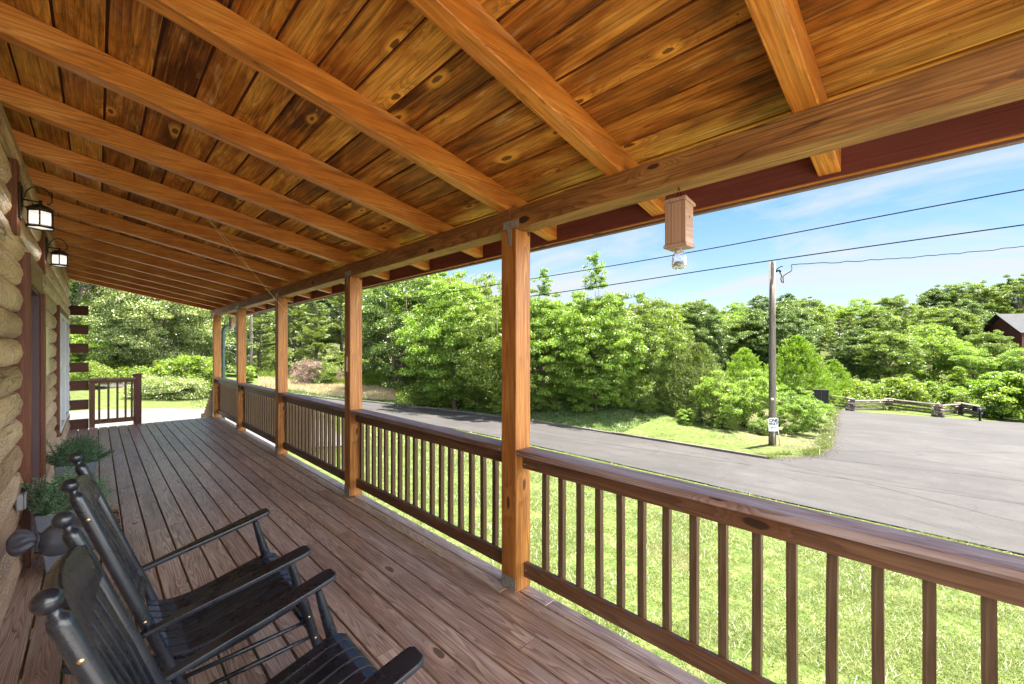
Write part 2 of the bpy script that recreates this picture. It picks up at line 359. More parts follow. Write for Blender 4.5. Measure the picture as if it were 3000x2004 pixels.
def shing(name, base):
    m = NT(name); o = m.uv()
    b = m.n('ShaderNodeTexBrick'); m.set(b, 'Vector', o); m.set(b, 'Scale', 1.0); m.set(b, 'Brick Width', 0.35); m.set(b, 'Row Height', 0.15); m.set(b, 'Mortar Size', 0.008)
    m.set(b, 'Color1', tuple(x * 0.8 for x in base) + (1,)); m.set(b, 'Color2', tuple(x * 1.2 for x in base) + (1,)); m.set(b, 'Mortar', tuple(x * 0.5 for x in base) + (1,))
    m.bsdf(b.outputs[0], 0.9); return m.m
M['shingle'] = shing('grey_shingles', (0.075, 0.075, 0.085))
M['farshingle'] = shing('far_grey_shingles', (0.028, 0.028, 0.031))
M['redsiding'] = simple('red_brown_siding', (0.11, 0.028, 0.02), 0.7, 0, 6, 0.2)
M['whitewall'] = simple('pale_metal_siding', (0.55, 0.58, 0.62), 0.5, 0, 3, 0.06)

def asphalt(name, base, warm):
    m = NT(name); p = m.pos()
    n1 = m.noise(p, 0.22, 5, 0.65, 0.6); n2 = m.noise(p, 45, 3, 0.8); n3 = m.noise(m.mapping(p, (1.3, 0.16, 1)), 1.0, 6, 0.65, 0.6); n4 = m.noise(p, 2.6, 4, 0.7)
    sp = m.n('ShaderNodeTexVoronoi'); m.set(sp, 'Vector', p); m.set(sp, 'Scale', 30.0)
    v = m.math('ADD', m.math('ADD', m.math('MULTIPLY', n1, 0.45), m.math('MULTIPLY', n3, 0.35)), m.math('MULTIPLY', n4, 0.20))
    c = m.ramp(v, [(0.34, tuple(x * 0.62 for x in base) + (1,)), (0.5, base + (1,)), (0.66, tuple(x * 1.35 for x in warm) + (1,))])
    c = m.mix(m.range(n2, 0.38, 0.70, 0, 0.6), c, tuple(x * 0.35 for x in base) + (1,))
    c = m.mix(m.range(sp.outputs['Distance'], 0.05, 0.25, 0.6, 0.0), c, tuple(min(1, x * 2.3) for x in warm) + (1,))
    vc = m.n('ShaderNodeTexVoronoi', feature='DISTANCE_TO_EDGE'); m.set(vc, 'Vector', m.mapping(m.n('ShaderNodeVectorMath', {0: p, 1: m.n('ShaderNodeTexNoise', {'Vector': p, 'Scale': 1.4, 'Detail': 3}).outputs[1]}, operation='ADD').outputs[0], (1, 1, 0.0))); m.set(vc, 'Scale', 0.22)
    ck = m.math('MULTIPLY', m.range(vc.outputs['Distance'], 0.0, 0.006, 1, 0), m.range(n1, 0.48, 0.56))
    c = m.mix(m.math('MULTIPLY', ck, 0.55), c, tuple(x * 0.3 for x in base) + (1,))
    m.bsdf(c, 0.85, n2, 0.5, 0.012, Specular_IOR_Level=0.3); return m.m
M['asphalt'] = asphalt('asphalt', (0.034, 0.0305, 0.0288), (0.042, 0.0378, 0.0355))
M['lot'] = asphalt('worn_asphalt', (0.036, 0.0322, 0.0310), (0.044, 0.0396, 0.0380))
M['concrete'] = asphalt('pale_concrete', (0.110, 0.100, 0.093), (0.125, 0.113, 0.105))
M['bounce_pad'] = asphalt('bounce_concrete', (0.40, 0.365, 0.34), (0.45, 0.41, 0.38))
M['kerb'] = asphalt('kerb_concrete', (0.085, 0.072, 0.060), (0.105, 0.09, 0.075))
M['crack'] = simple('crack_tar', (0.02, 0.017, 0.016), 0.9)

def groundm():
    m = NT('ground'); p = m.pos(); sp = m.n('ShaderNodeSeparateXYZ', {0: p})
    n1 = m.noise(p, 0.55, 5, 0.65, 0.6); n2 = m.noise(p, 4.5, 5, 0.7); n3 = m.noise(p, 40, 3, 0.7)
    g = m.ramp(m.math('ADD', m.math('MULTIPLY', n2, 0.5), m.math('MULTIPLY', m.noise(p, 17, 4, 0.75), 0.5)),
               [(0.36, (0.026, 0.048, 0.010, 1)), (0.5, (0.062, 0.086, 0.020, 1)), (0.66, (0.14, 0.145, 0.055, 1))])
    n5 = m.noise(p, 13, 4, 0.75)
    dry = m.ramp(m.math('ADD', m.math('MULTIPLY', n3, 0.4), m.math('MULTIPLY', n5, 0.6)), [(0.36, (0.040, 0.030, 0.018, 1)), (0.5, (0.10, 0.075, 0.045, 1)), (0.66, (0.19, 0.145, 0.095, 1))])
    c = m.mix(m.range(n1, 0.55, 0.70, 0, 0.6, True), g, dry)
    # woodland floor: leaf litter and shade plants from the far side of the verge on
    lit = m.ramp(n2, [(0.35, (0.028, 0.032, 0.012, 1)), (0.6, (0.055, 0.065, 0.02, 1)), (0.75, (0.10, 0.08, 0.045, 1))])
    wob = m.math('MULTIPLY', m.math('SUBTRACT', n1, 0.5), 5.0)
    w1 = m.range(m.math('ADD', sp.outputs[0], wob), 20.5, 23.5, 0, 1, True)
    w1 = m.math('MULTIPLY', w1, m.range(sp.outputs[1], 7.0, 9.5, 0, 1, True))
    w1 = m.math('MULTIPLY', w1, m.range(sp.outputs[1], 26.0, 30.0, 1, 0, True))
    r2 = m.n('ShaderNodeVectorMath', operation='LENGTH'); m.set(r2, 0, p)
    w2 = m.range(r2.outputs['Value'], 52.0, 60.0, 0, 1, True)
    w3 = m.math('MULTIPLY', m.range(m.math('ADD', sp.outputs[1], wob), 27.5, 30, 0, 1, True), m.range(sp.outputs[0], 1.0, -3.0, 0, 1))
    c = m.mix(m.math('MAXIMUM', m.math('MAXIMUM', w1, w2), w3), c, lit)
    # bare tan earth on the corner by the sign
    cx = m.n('ShaderNodeVectorMath', operation='DISTANCE'); m.set(cx, 0, p); cx.inputs[1].default_value = (22.2, 5.0, -2.5)
    c = m.mix(m.math('MULTIPLY', m.range(cx.outputs['Value'], 3.6, 1.2, 0, .9, True), m.range(n2, .40, .56)), c, dry)
    cx2 = m.n('ShaderNodeVectorMath', operation='DISTANCE'); m.set(cx2, 0, p); cx2.inputs[1].default_value = (29.5, 5.9, -2.8)
    c = m.mix(m.math('MULTIPLY', m.range(cx2.outputs['Value'], 5.0, 2.0, 0, .9, True), m.range(n2, .42, .56)), c, dry)
    m.bsdf(c, 0.95, n3, 0.6, 0.03, Specular_IOR_Level=0.1); return m.m
M['ground'] = groundm()
def leafm(name, c1, c2, c3, trans=0.35, rough=0.42, spec=0.42, tc=None):
    m = NT(name); i = m.isl(); oi = m.n('ShaderNodeObjectInfo').outputs['Random']
    v = m.math('ADD', m.math('MULTIPLY', i, 0.8), m.math('MULTIPLY', oi, 0.2))
    c = m.ramp(v, [(0.05, c1), (0.5, c2), (0.95, c3)])
    b = m.n('ShaderNodeBsdfPrincipled', {'Base Color': c, 'Roughness': rough, 'Specular IOR Level': spec})
    t = m.n('ShaderNodeBsdfTranslucent', {'Color': m.mix(1.0, c, tc or (1.35, 1.35, 0.45, 1), 'MULTIPLY')})
    x = m.n('ShaderNodeMixShader', {0: trans}); m.t.links.new(b.outputs[0], x.inputs[1]); m.t.links.new(t.outputs[0], x.inputs[2])
    m.t.links.new(x.outputs[0], m.out.inputs[0]); return m.m
M['leaf_bright'] = leafm('bright_leaves', (0.075, 0.147, 0.021, 1), (0.139, 0.234, 0.030, 1), (0.258, 0.329, 0.061, 1), 0.42)
M['leaf_mid'] = leafm('mid_leaves', (0.048, 0.101, 0.017, 1), (0.112, 0.171, 0.026, 1), (0.224, 0.260, 0.053, 1), 0.38)
M['leaf_dark'] = leafm('dark_leaves', (0.031, 0.071, 0.018, 1), (0.071, 0.123, 0.028, 1), (0.152, 0.198, 0.056, 1), 0.33)
M['leaf_pale'] = leafm('pale_leaves', (0.059, 0.115, 0.028, 1), (0.128, 0.186, 0.047, 1), (0.392, 0.390, 0.212, 1), 0.30, 0.35, 0.5)
M['leaf_yellow'] = leafm('yellow_green_leaves', (0.073, 0.130, 0.016, 1), (0.132, 0.201, 0.023, 1), (0.229, 0.266, 0.055, 1), 0.45)
M['leaf_pine'] = leafm('pine_needles', (0.063, 0.104, 0.023, 1), (0.138, 0.186, 0.041, 1), (0.243, 0.280, 0.074, 1), 0.2, 0.5)
M['leaf_cedar'] = leafm('cedar_sprays', (0.053, 0.083, 0.016, 1), (0.105, 0.147, 0.026, 1), (0.181, 0.215, 0.043, 1), 0.2, 0.6)
M['leaf_arbor'] = leafm('arborvitae_sprays', (0.073, 0.147, 0.011, 1), (0.146, 0.248, 0.018, 1), (0.247, 0.339, 0.047, 1), 0.3, 0.5)
M['leaf_pot'] = leafm('potted_cypress_sprays', (0.048, 0.114, 0.054, 1), (0.125, 0.230, 0.115, 1), (0.304, 0.459, 0.260, 1), 0.15, 0.5, tc=(1, 1, 1, 1))
M['twig_pink'] = leafm('dry_brush_twigs', (0.160, 0.096, 0.072, 1), (0.272, 0.176, 0.136, 1), (0.384, 0.288, 0.216, 1), 0.1, tc=(1, 1, 1, 1))
M['drygrass'] = leafm('dry_grass_blades', (0.304, 0.225, 0.112, 1), (0.457, 0.360, 0.203, 1), (0.544, 0.517, 0.315, 1), 0.25, tc=(1, 1, 1, 1))
M['grass'] = leafm('grass_blades', (0.036, 0.070, 0.009, 1), (0.089, 0.124, 0.021, 1), (0.254, 0.247, 0.116, 1), 0.34, tc=(1.2, 1.25, .6, 1))
M['clover'] = leafm('clover_blades', (0.026, 0.061, 0.014, 1), (0.052, 0.101, 0.028, 1), (0.125, 0.173, 0.070, 1), 0.34)
M['bark'] = simple('bark', (0.085, 0.062, 0.045), 0.9, 0, 9, 0.5, 0.5)

# ---------------------------------------------------------------- mesh builder
class MB:
    def __init__(s): s.v = []; s.f = []; s.uv = []; s.mi = []; s.sm = []
    def face(s, idx, uvs, mi=0, smooth=False):
        s.f.append(tuple(idx)); s.uv.extend(uvs); s.mi.append(mi); s.sm.append(smooth)
    def box(s, a, b, mat=None, mi=0, long=None):
        """box between corners a and b; uv in metres with U along the longest side"""
        x0, y0, z0 = a; x1, y1, z1 = b
        P = [(x0, y0, z0), (x1, y0, z0), (x1, y1, z0), (x0, y1, z0), (x0, y0, z1), (x1, y0, z1), (x1, y1, z1), (x0, y1, z1)]
        n = len(s.v); L = long if long is not None else max(range(3), key=lambda i: abs(b[i] - a[i]))
        F = [(0, 3, 2, 1), (4, 5, 6, 7), (0, 1, 5, 4), (1, 2, 6, 5), (2, 3, 7, 6), (3, 0, 4, 7)]
        ax = [2, 2, 1, 0, 1, 0]
        for k, (f, A) in enumerate(zip(F, ax)):
            o = [i for i in range(3) if i != A]
            if L in o: ui = L; vi = [i for i in o if i != L][0]
            else: ui, vi = o
            s.face([n + i for i in f], [(P[i][ui], P[i][vi] + k * 0.37) for i in f], mi)
        s.v.extend([tuple(mat @ Vector(p)) if mat else p for p in P])
        return s
    def tube(s, pts, rad, seg=10, mi=0, cap=True, smooth=True):
        pts = [Vector(p) for p in pts]; n0 = len(s.v); m = len(pts)
        if not hasattr(rad, '__len__'): rad = [rad] * m
        up = None; L = 0; us = [0]
        for i in range(1, m): L += (pts[i] - pts[i - 1]).length; us.append(L)
        for i, p in enumerate(pts):
            d = (pts[min(i + 1, m - 1)] - pts[max(i - 1, 0)]).normalized()
            if up is None:
                up = d.orthogonal().normalized()
            else:
                up = (up - d * up.dot(d)).normalized()
            w = d.cross(up)
            for k in range(seg):
                a = 2 * math.pi * k / seg
                s.v.append(tuple(p + (up * math.cos(a) + w * math.sin(a)) * rad[i]))
        for i in range(m - 1):
            for k in range(seg):
                k2 = (k + 1) % seg; c = 2 * math.pi * max(rad[i], 0.005) / seg
                s.face([n0 + i * seg + k, n0 + i * seg + k2, n0 + (i + 1) * seg + k2, n0 + (i + 1) * seg + k],
                       [(us[i], k * c), (us[i], (k + 1) * c), (us[i + 1], (k + 1) * c), (us[i + 1], k * c)], mi, smooth)
        if cap:
            s.face([n0 + k for k in reversed(range(seg))], [(0, 0)] * seg, mi)
            s.face([n0 + (m - 1) * seg + k for k in range(seg)], [(0, 0)] * seg, mi)
        return s
    def lathe(s, prof, origin=(0, 0, 0), axis=None, seg=20, mi=0):
        """prof: (r, h) pairs, revolved about axis (default +Z) from origin"""
        q = Vector((0, 0, 1)).rotation_difference(Vector(axis)).to_matrix() if axis is not None else Matrix.Identity(3)
        o = Vector(origin); n0 = len(s.v)
        for r, h in prof:
            for k in range(seg):
                a = 2 * math.pi * k / seg
                s.v.append(tuple(o + q @ Vector((max(r, 1e-5) * math.cos(a), max(r, 1e-5) * math.sin(a), h))))
        for i in range(len(prof) - 1):
            for k in range(seg):
                k2 = (k + 1) % seg
                s.face([n0 + i * seg + k, n0 + i * seg + k2, n0 + (i + 1) * seg + k2, n0 + (i + 1) * seg + k],
                       [(prof[i][1], k * .01), (prof[i][1], k * .01 + .01), (prof[i + 1][1], k * .01 + .01), (prof[i + 1][1], k * .01)], mi, True)
        return s
    def prism(s, poly, frame, h, mi=0):
        """2D polygon extruded by h; frame = (origin, X, Y) vectors, thickness along X x Y"""
        o, X, Y = [Vector(q) for q in frame]; Z = X.cross(Y).normalized(); n0 = len(s.v); m = len(poly)
        for t in (0, h):
            for a, b in poly: s.v.append(tuple(o + X * a + Y * b + Z * t))
        s.face([n0 + i for i in reversed(range(m))], [poly[i] for i in reversed(range(m))], mi)
        s.face([n0 + m + i for i in range(m)], list(poly), mi)
        for i in range(m):
            j = (i + 1) % m
            s.face([n0 + i, n0 + j, n0 + m + j, n0 + m + i], [(poly[i][0], 0), (poly[j][0], 0), (poly[j][0], h), (poly[i][0], h)], mi)
        return s
    def build(s, name, mat, parent=None, bevel=0.0, seg=1, loc=None):
        me = bpy.data.meshes.new(name); me.from_pydata(s.v, [], s.f)
        u = me.uv_layers.new(name='UVMap'); u.data.foreach_set('uv', np.array(s.uv, dtype=np.float32).ravel())
        mats = mat if isinstance(mat, (list, tuple)) else [mat]
        for q in mats: me.materials.append(q)
        me.polygons.foreach_set('material_index', s.mi); me.polygons.foreach_set('use_smooth', s.sm)
        me.update()
        o = bpy.data.objects.new(name, me); COL.objects.link(o)
        if parent is not None: o.parent = parent
        if loc: o.location = loc
        if bevel:
            b = o.modifiers.new('bevel', 'BEVEL'); b.width = bevel; b.segments = seg; b.limit_method = 'ANGLE'; b.angle_limit = R(50)
        return o

def tag(o, label=None, cat=None, group=None, kind=None):
    if label: o['label'] = label
    if cat: o['category'] = cat
    if group: o['group'] = group
    if kind: o['kind'] = kind
    return o
def thing(name, label, cat, loc=(0, 0, 0), rz=0, group=None):
    o = bpy.data.objects.new(name, None); COL.objects.link(o); o.empty_display_size = 0.2
    o.location = loc; o.rotation_euler = (0, 0, rz)
    return tag(o, label, cat, group)
def copy_tree(o, parent=None):
    c = o.copy(); COL.objects.link(c)
    if parent is not None: c.parent = parent
    for ch in list(o.children): copy_tree(ch, c)
    return c

# ---------------------------------------------------------------- terrain
def smooth(a, b, t):
    t = np.clip((t - a) / (b - a), 0, 1); return t * t * (3 - 2 * t)
def G(x, y):
    x = np.asarray(x, float); y = np.asarray(y, float)
    low = np.interp(x, [-60, -5, 2.3, 12.3, 17, 20, 32, 44, 60], [-.9, -.9, -1.1, -2.18, -2.42, -2.5, -3.0, -3.65, -4.4])
    bank = np.interp(x, [-60, -5, 2.3, 12.3, 17.3, 18.0, 22, 30, 44, 60], [-.9, -.9, -1.1, -2.18, -2.42, -2.32, -1.75, -1.7, -2.4, -3.2])
    w = smooth(4.8, 14.5, y)
    z = low * (1 - w) + bank * w
    # towards the far left the ground climbs a little
    z = z + smooth(24, 48, y) * smooth(-20, 12, x) * 1.1
    d = np.sqrt(x * x + y * y)
    z = z + smooth(62, 150, d) * 9.0
    return z
def Gf(x, y): return float(G(x, y))
def terrain():
    rs = np.concatenate([np.linspace(-14, 60, 75), np.linspace(64, 160, 25), np.geomspace(180, 900, 12)])
    xs = np.concatenate([-np.geomspace(14, 900, 22)[::-1], rs[1:]]); ys = np.concatenate([-np.geomspace(14, 900, 22)[::-1], rs[1:]])
    xs = np.unique(np.concatenate([xs, [12.3, 17.3, 18.0]]))
    X, Y = np.meshgrid(xs, ys); Z = G(X, Y)
    n, m = X.shape
    V = np.stack([X, Y, Z], -1).reshape(-1, 3)
    I = np.arange(n * m).reshape(n, m)
    F = np.stack([I[:-1, :-1], I[:-1, 1:], I[1:, 1:], I[1:, :-1]], -1).reshape(-1, 4)
    me = bpy.data.meshes.new('ground'); me.from_pydata(V.tolist(), [], F.tolist()); me.materials.append(M['ground'])
    me.polygons.foreach_set('use_smooth', [True] * len(F))
    o = bpy.data.objects.new('ground', me); COL.objects.link(o); tag(o, kind='structure')
terrain()
def sheet(name, mat, edgeA, edgeB, lift=0.03, n=60, m=6, kind='structure'):
    """strip between two poly-lines, draped on the ground"""
    def res(P, n):
        P = np.array(P, float); d = np.r_[0, np.cumsum(np.hypot(*np.diff(P, axis=0).T))]
        t = np.linspace(0, d[-1], n); return np.stack([np.interp(t, d, P[:, 0]), np.interp(t, d, P[:, 1])], 1)
    A = res(edgeA, n); B = res(edgeB, n); V = []; F = []
    for i in range(n):
        for j in range(m):
            q = A[i] * (1 - j / (m - 1)) + B[i] * j / (m - 1); V.append((q[0], q[1], Gf(*q) + lift))
    for i in range(n - 1):
        for j in range(m - 1):
            a = i * m + j; F.append((a, a + 1, a + m + 1, a + m))
    me = bpy.data.meshes.new(name); me.from_pydata(V, [], F); me.materials.append(mat); me.polygons.foreach_set('use_smooth', [True] * len(F))
    o = bpy.data.objects.new(name, me); COL.objects.link(o); tag(o, kind=kind); return o
kerbline = [(17.55, 4.55), (17.5, 8), (17.2, 16), (16.0, 23.3), (13.9, 28.2), (12.0, 30.0), (10.2, 32.0), (8, 35), (4, 38.5), (-6, 41), (-30, 42)]
nearline = [(12.2, 4.55), (12.3, 8), (12.25, 15), (11.2, 21), (9.4, 25), (8.2, 28), (6.4, 31), (3, 34.5), (-6, 37), (-30, 38)]
sheet('road', M['asphalt'], nearline, kerbline, 0.035, 90, 8)
sheet('road', M['lot'], [(12.2, -60), (12.2, -20), (12.15, 4.55)], [(17.2, -60), (17.25, -20), (17.55, 4.55)], 0.035, 90, 8)
lotN = [(17.3, 4.6), (18.4, 4.15), (19.4, 3.45), (21.5, 3.3), (25, 3.7), (33.4, 4.75), (40, 5.6), (46.6, 6.3)]
lotS = [(17.2, -60), (24, -52), (30, -44), (36, -36), (42, -28), (47, -20), (50, -12), (49.2, -4.2)]
sheet('side_road', M['lot'], [(17.2, -58), (17.25, -20), (17.3, 4.6), (18.2, 4.2)], [(54, -30), (50.5, -12), (49.1, -4.2), (47.6, 1.4), (46.6, 6.4)], 0.04, 90, 70)
# the grass corner beside the lot is laid back over it
def verge_corner():
    P = [(17.6, 4.75), (18.4, 4.3), (19.2, 3.6), (20.2, 3.3), (21.6, 3.35), (24, 3.75), (29, 4.3), (33.4, 4.9), (40, 5.7), (46.9, 6.5), (50, 9.5), (30, 12), (17.6, 11)]
    V = []; F = []; N = 46
    # strips between the front curve and a back line
    fx = np.array([p[0] for p in P[:10]]); fy = np.array([p[1] for p in P[:10]])
    rr = random.Random(3)
    for i in range(N):
        x = 17.62 + (49.0 - 17.62) * (i / (N - 1)) ** 1.6
        y0 = float(np.interp(x, fx, fy)) + rr.uniform(-.10, .10)
        for j in range(5):
            y = y0 + (10.6 - y0) * (j / 4) ** 1.5
            V.append((x, y, Gf(x, y) + 0.05 + (0.03 if j else 0.0)))
    for i in range(N - 1):
        for j in range(4):
            a = i * 5 + j; F.append((a, a + 5, a + 6, a + 1))
    me = bpy.data.meshes.new('verge'); me.from_pydata(V, [], F); me.materials.append(M['ground'])
    o = bpy.data.objects.new('verge', me); COL.objects.link(o); tag(o, kind='structure')
verge_corner()
sheet('driveway', M['concrete'], [(-12, 13.2), (0, 13.2), (6.0, 13.2), (7.0, 19), (7.0, 23.5), (9.0, 26.2)], [(-12, 26.4), (-4, 26.0), (1.0, 25.4), (3.5, 24.4), (4.4, 26.5), (6.2, 31)], 0.045, 50, 8)
def kerb():
    b = MB(); P = kerbline[:8]; q = []
    for i in range(len(P) - 1):
        a = Vector(P[i]); c = Vector(P[i + 1]); n = max(1, int((c - a).length / 0.9))
        for k in range(n): q.append(a.lerp(c, k / n))
    q.append(Vector(P[-1]))
    rr = random.Random(5)
    for i in range(len(q) - 1):
        a, c = q[i], q[i + 1]; d = (c - a).normalized(); nrm = Vector((d.y, -d.x)); 
        if nrm.x < 0: nrm = -nrm
        w = .16; h = .12 + rr.uniform(-.012, .012); g = d * .004
        a = a + g; c = c - g
        za, zc = Gf(*a) , Gf(*c)
        n0 = len(b.v)
        for p, z in ((a, za), (c, zc)):
            o2 = p + nrm * w
            b.v.extend([(p.x, p.y, z - .1), (p.x + nrm.x * .02, p.y + nrm.y * .02, z + h), (o2.x, o2.y, z + h), (o2.x, o2.y, z - .1)])
        for f in ((0, 1, 5, 4), (1, 2, 6, 5), (2, 3, 7, 6), (3, 2, 1, 0), (4, 5, 6, 7)):
            b.face([n0 + i for i in f], [(0, 0), (1, 0), (1, 1), (0, 1)])
    o = b.build('kerb', M['kerb'], bevel=.01); tag(o, kind='structure')
sheet('driveway', M['bounce_pad'], [(-14, -2.6), (0, -2.4), (9, -3.2)], [(-14, -14), (0, -14), (11, -14)], 0.045, 30, 8)  # unseen pale ground added behind the camera to bounce light under the porch
kerb()
def crack(pts, w, seed, lift):
    rr = random.Random(seed); V = []; F = []
    P = np.array(pts, float); d = np.r_[0, np.cumsum(np.hypot(*np.diff(P, axis=0).T))]
    t = np.arange(0, d[-1], .18)
    off = 0
    for k, s in enumerate(t):
        x = np.interp(s, d, P[:, 0]); y = np.interp(s, d, P[:, 1]); off = off * .8 + rr.uniform(-.012, .012); ww = w * rr.uniform(.3, 1.2)
        V += [(x + off - ww, y, Gf(x, y) + lift), (x + off + ww, y, Gf(x, y) + lift)]
    for k in range(len(t) - 1): F.append((2 * k, 2 * k + 1, 2 * k + 3, 2 * k + 2))
    me = bpy.data.meshes.new('road_crack'); me.from_pydata(V, [], F); me.materials.append(M['crack'])
    o = bpy.data.objects.new('road_crack', me); COL.objects.link(o); tag(o, kind='structure')
crack([(17.3, 4.2), (16.4, 1.8), (14.8, -1.3), (13, -4.5)], .016, 2, .046)
crack([(16.6, 6.0), (15.0, 3.2), (13.5, 1.2), (12.4, -.6)], .008, 4, .046)

# ---------------------------------------------------------------- PORCH
RX = 1.996          # inner face of posts and beam
PW = 0.142
YE = 12.37          # far end of deck
YB = -.80           # the porch carries on behind the camera
SL = 0.2036         # roof fall per metre
def zr(x): return 2.585 - SL * (x - RX)      # underside of the rafters
porch = thing('covered_porch', 'long stained timber porch with plank ceiling, square posts and spindle railing', 'porch', (2.1, 4.6, 0))
PO = Vector((2.1, 4.6, 0))
def part(b, name, mat, parent=None, bevel=0.0, seg=1):
    o = b.build(name, mat, parent or porch, bevel, seg)
    if parent is None: o.location = -PO
    return o
# deck
b = MB(); sc = MB(); k0 = -2
PITCH = .147
x = -.126 + PITCH * -2
col = 0
while x < 2.13:
    xa, xb = x + .006, x + PITCH - .006
    if x > 1.88 and x < 2.0: xb = 2.032
    elif x > 2.0: xa, xb = 2.042, 2.138
    xa = max(xa, -.47)
    ys = [YB]; y = YB + rnd.uniform(.6, 4.8)
    while y < YE - .6: ys.append(y); y += rnd.choice([2.44, 3.66, 4.88, 4.88])
    ys.append(YE + rnd.uniform(-.004, .004))
    if xb - xa > .03:
        for a, c in zip(ys[:-1], ys[1:]):
            dz = rnd.uniform(-.0015, .0015)
            b.box((xa, a + .0015, -.036 + dz), (xb, c - .0015, dz))
            for jy in np.arange(YB + .2, YE, .61):
                if a < jy < c:
                    for xs in (xa + .028, xb - .028):
                        sc.lathe([(0.0, .0012), (.0042, .0010), (.0045, -.002)], (xs + rnd.uniform(-.006, .006), jy + rnd.uniform(-.012, .012), dz + .0004), seg=8)
    x += PITCH; col += 1
deck = part(b, 'deck', M['deck'], bevel=.003, seg=2)
s_ = sc.build('screw_heads', M['screw'], deck); s_['kind'] = 'stuff'
# framing below the deck
b = MB()
for jy in np.arange(YB + .2, YE, .61): b.box((-.45, jy - .02, -.23), (2.09, jy + .02, -.038))
part(b, 'floor_joists', M['beam'])
b = MB(); b.box((2.092, YB, -.24), (2.13, YE - .02, -.0385)); b.box((-.45, YE - .0195, -.24), (2.13, YE + .012, -.0385))
part(b, 'rim_joist', M['rail'])
# posts
PY = [1.9956, 4.5936, 7.2001, 9.7971, 12.225, -.60]
for i, y in enumerate(PY):
    b = MB(); b.box((RX, y, 0.004), (RX + PW, y + PW, 2.4425))
    po = part(b, 'post', M['post'], bevel=.005, seg=2)
    b = MB(); b.box((RX - .003, y + .004, 0.005), (RX - .0005, y + PW - .004, .095))
    for q in (.035, .10): b.lathe([(0, .0025), (.005, .002), (.006, 0)], (RX - .003, y + q, .05 + q * .2), (-1, 0, 0), 8)
    b.build('base_plate', M['galv'], po)
    b = MB(); yc = y + PW * .42
    b.box((RX - .004, yc - .09, 2.452), (RX - .0012, yc + .06, 2.505)); b.box((RX - .004, yc - .018, 2.335), (RX - .0012, yc + .018, 2.4515))
    for qy, qz in ((-.07, 2.478), (0, 2.478), (.045, 2.478), (0, 2.36), (0, 2.41)):
        b.lathe([(0, .003), (.006, .002), (.007, 0)], (RX - .004, yc + qy, qz), (-1, 0, 0), 8)
    b.build('tee_bracket', M['galv'], po)
# beam, in lengths that butt on the posts
b = MB(); cuts = [YB - .05, 1.9956 + PW * .42, 7.2001 + PW * .5, 9.7971 + PW * .5, 12.62]
for a, c in zip(cuts[:-1], cuts[1:]): b.box((RX, a + .001, 2.4435), (RX + PW, c - .001, 2.585))
part(b, 'beam', M['beam'], bevel=.004)
# rafters
ang = math.atan(SL)
RYS = [.381 + .868 * k for k in range(-1, 15)]
for k, y in enumerate(RYS):
    b = MB(); w = .045
    x0, x1 = -.47, 2.52
    n0 = len(b.v)
    P = [(x0, y - w, zr(x0)), (x1, y - w, zr(x1)), (x1, y + w, zr(x1)), (x0, y + w, zr(x0))]
    P += [(p[0], p[1], p[2] + .138) for p in P]
    F = [(0, 3, 2, 1), (4, 5, 6, 7), (0, 1, 5, 4), (1, 2, 6, 5), (2, 3, 7, 6), (3, 0, 4, 7)]
    for kf, f in enumerate(F):
        if kf < 2: uvs = [(P[i][0] * 1.02, P[i][1] - y + .37 * kf) for i in f]
        else: uvs = [(P[i][0] * 1.02, P[i][2] + .37 * kf) for i in f]
        b.face([n0 + i for i in f], uvs)
    b.v.extend(P)
    part(b, 'rafter', M['rafter'], bevel=.004)
# ceiling boards: each plank with a chamfered groove and a tongue between
b = MB(); px = .928; PP = .179; i0 = -8
g = NT('groove'); g.bsdf((0.07, 0.016, 0.008, 1), 0.8); M['groove'] = g.m
for i in range(-8, 9):
    xa = px + PP * i + .006; xb = px + PP * (i + 1) - .006
    xa = max(xa, -.47); xb = min(xb, 2.60)
    if xb - xa < .02: continue
    y = YB - .4; 
    segs = [y]; y += rnd.uniform(1, 4.5)
    segs = segs[:1] + [12.72]
    for a, c in zip(segs[:-1], segs[1:]):
        za, zb = zr(xa) + .139, zr(xb) + .139; n0 = len(b.v)
        P = [(xa, a + .001, za), (xb, a + .001, zb), (xb, c - .001, zb), (xa, c - .001, za)]
        P += [(p[0], p[1], p[2] + .02) for p in P]
        for kf, f in enumerate([(0, 3, 2, 1), (4, 5, 6, 7), (0, 1, 5, 4), (1, 2, 6, 5), (2, 3, 7, 6), (3, 0, 4, 7)]):
            b.face([n0 + q for q in f], [(P[q][1], P[q][0] + .37 * kf) for q in f])
        b.v.extend(P)
part(b, 'ceiling_boards', M['ceiling'], bevel=.003)
b = MB(); n0 = 0
xa, xb = -.47, 2.60
P = [(xa, YB - .4, zr(xa) + .150), (xb, YB - .4, zr(xb) + .150), (xb, 12.73, zr(xb) + .150), (xa, 12.73, zr(xa) + .150)]
b.v.extend(P); b.face((0, 3, 2, 1), [(p[1], p[0]) for p in (P[0], P[3], P[2], P[1])])
part(b, 'ceiling_grooves', M['groove'])
b = MB(); P = [(-.9, YB - .45, zr(-.9) + .162), (2.66, YB - .45, zr(2.66) + .162), (2.66, 12.76, zr(2.66) + .162), (-.9, 12.76, zr(-.9) + .162)]
P += [(p[0], p[1], p[2] + .03) for p in P]; b.v.extend(P)
for f in [(0, 3, 2, 1), (4, 5, 6, 7), (0, 1, 5, 4), (1, 2, 6, 5), (2, 3, 7, 6), (3, 0, 4, 7)]: b.face(f, [(P[q][1], P[q][0]) for q in f])
part(b, 'roof_covering', M['shingle'])
b = MB(); b.box((2.5205, YB - .4, 2.462), (2.556, 12.70, zr(2.54) + .134)); part(b, 'fascia', M['fascia'], bevel=.002)
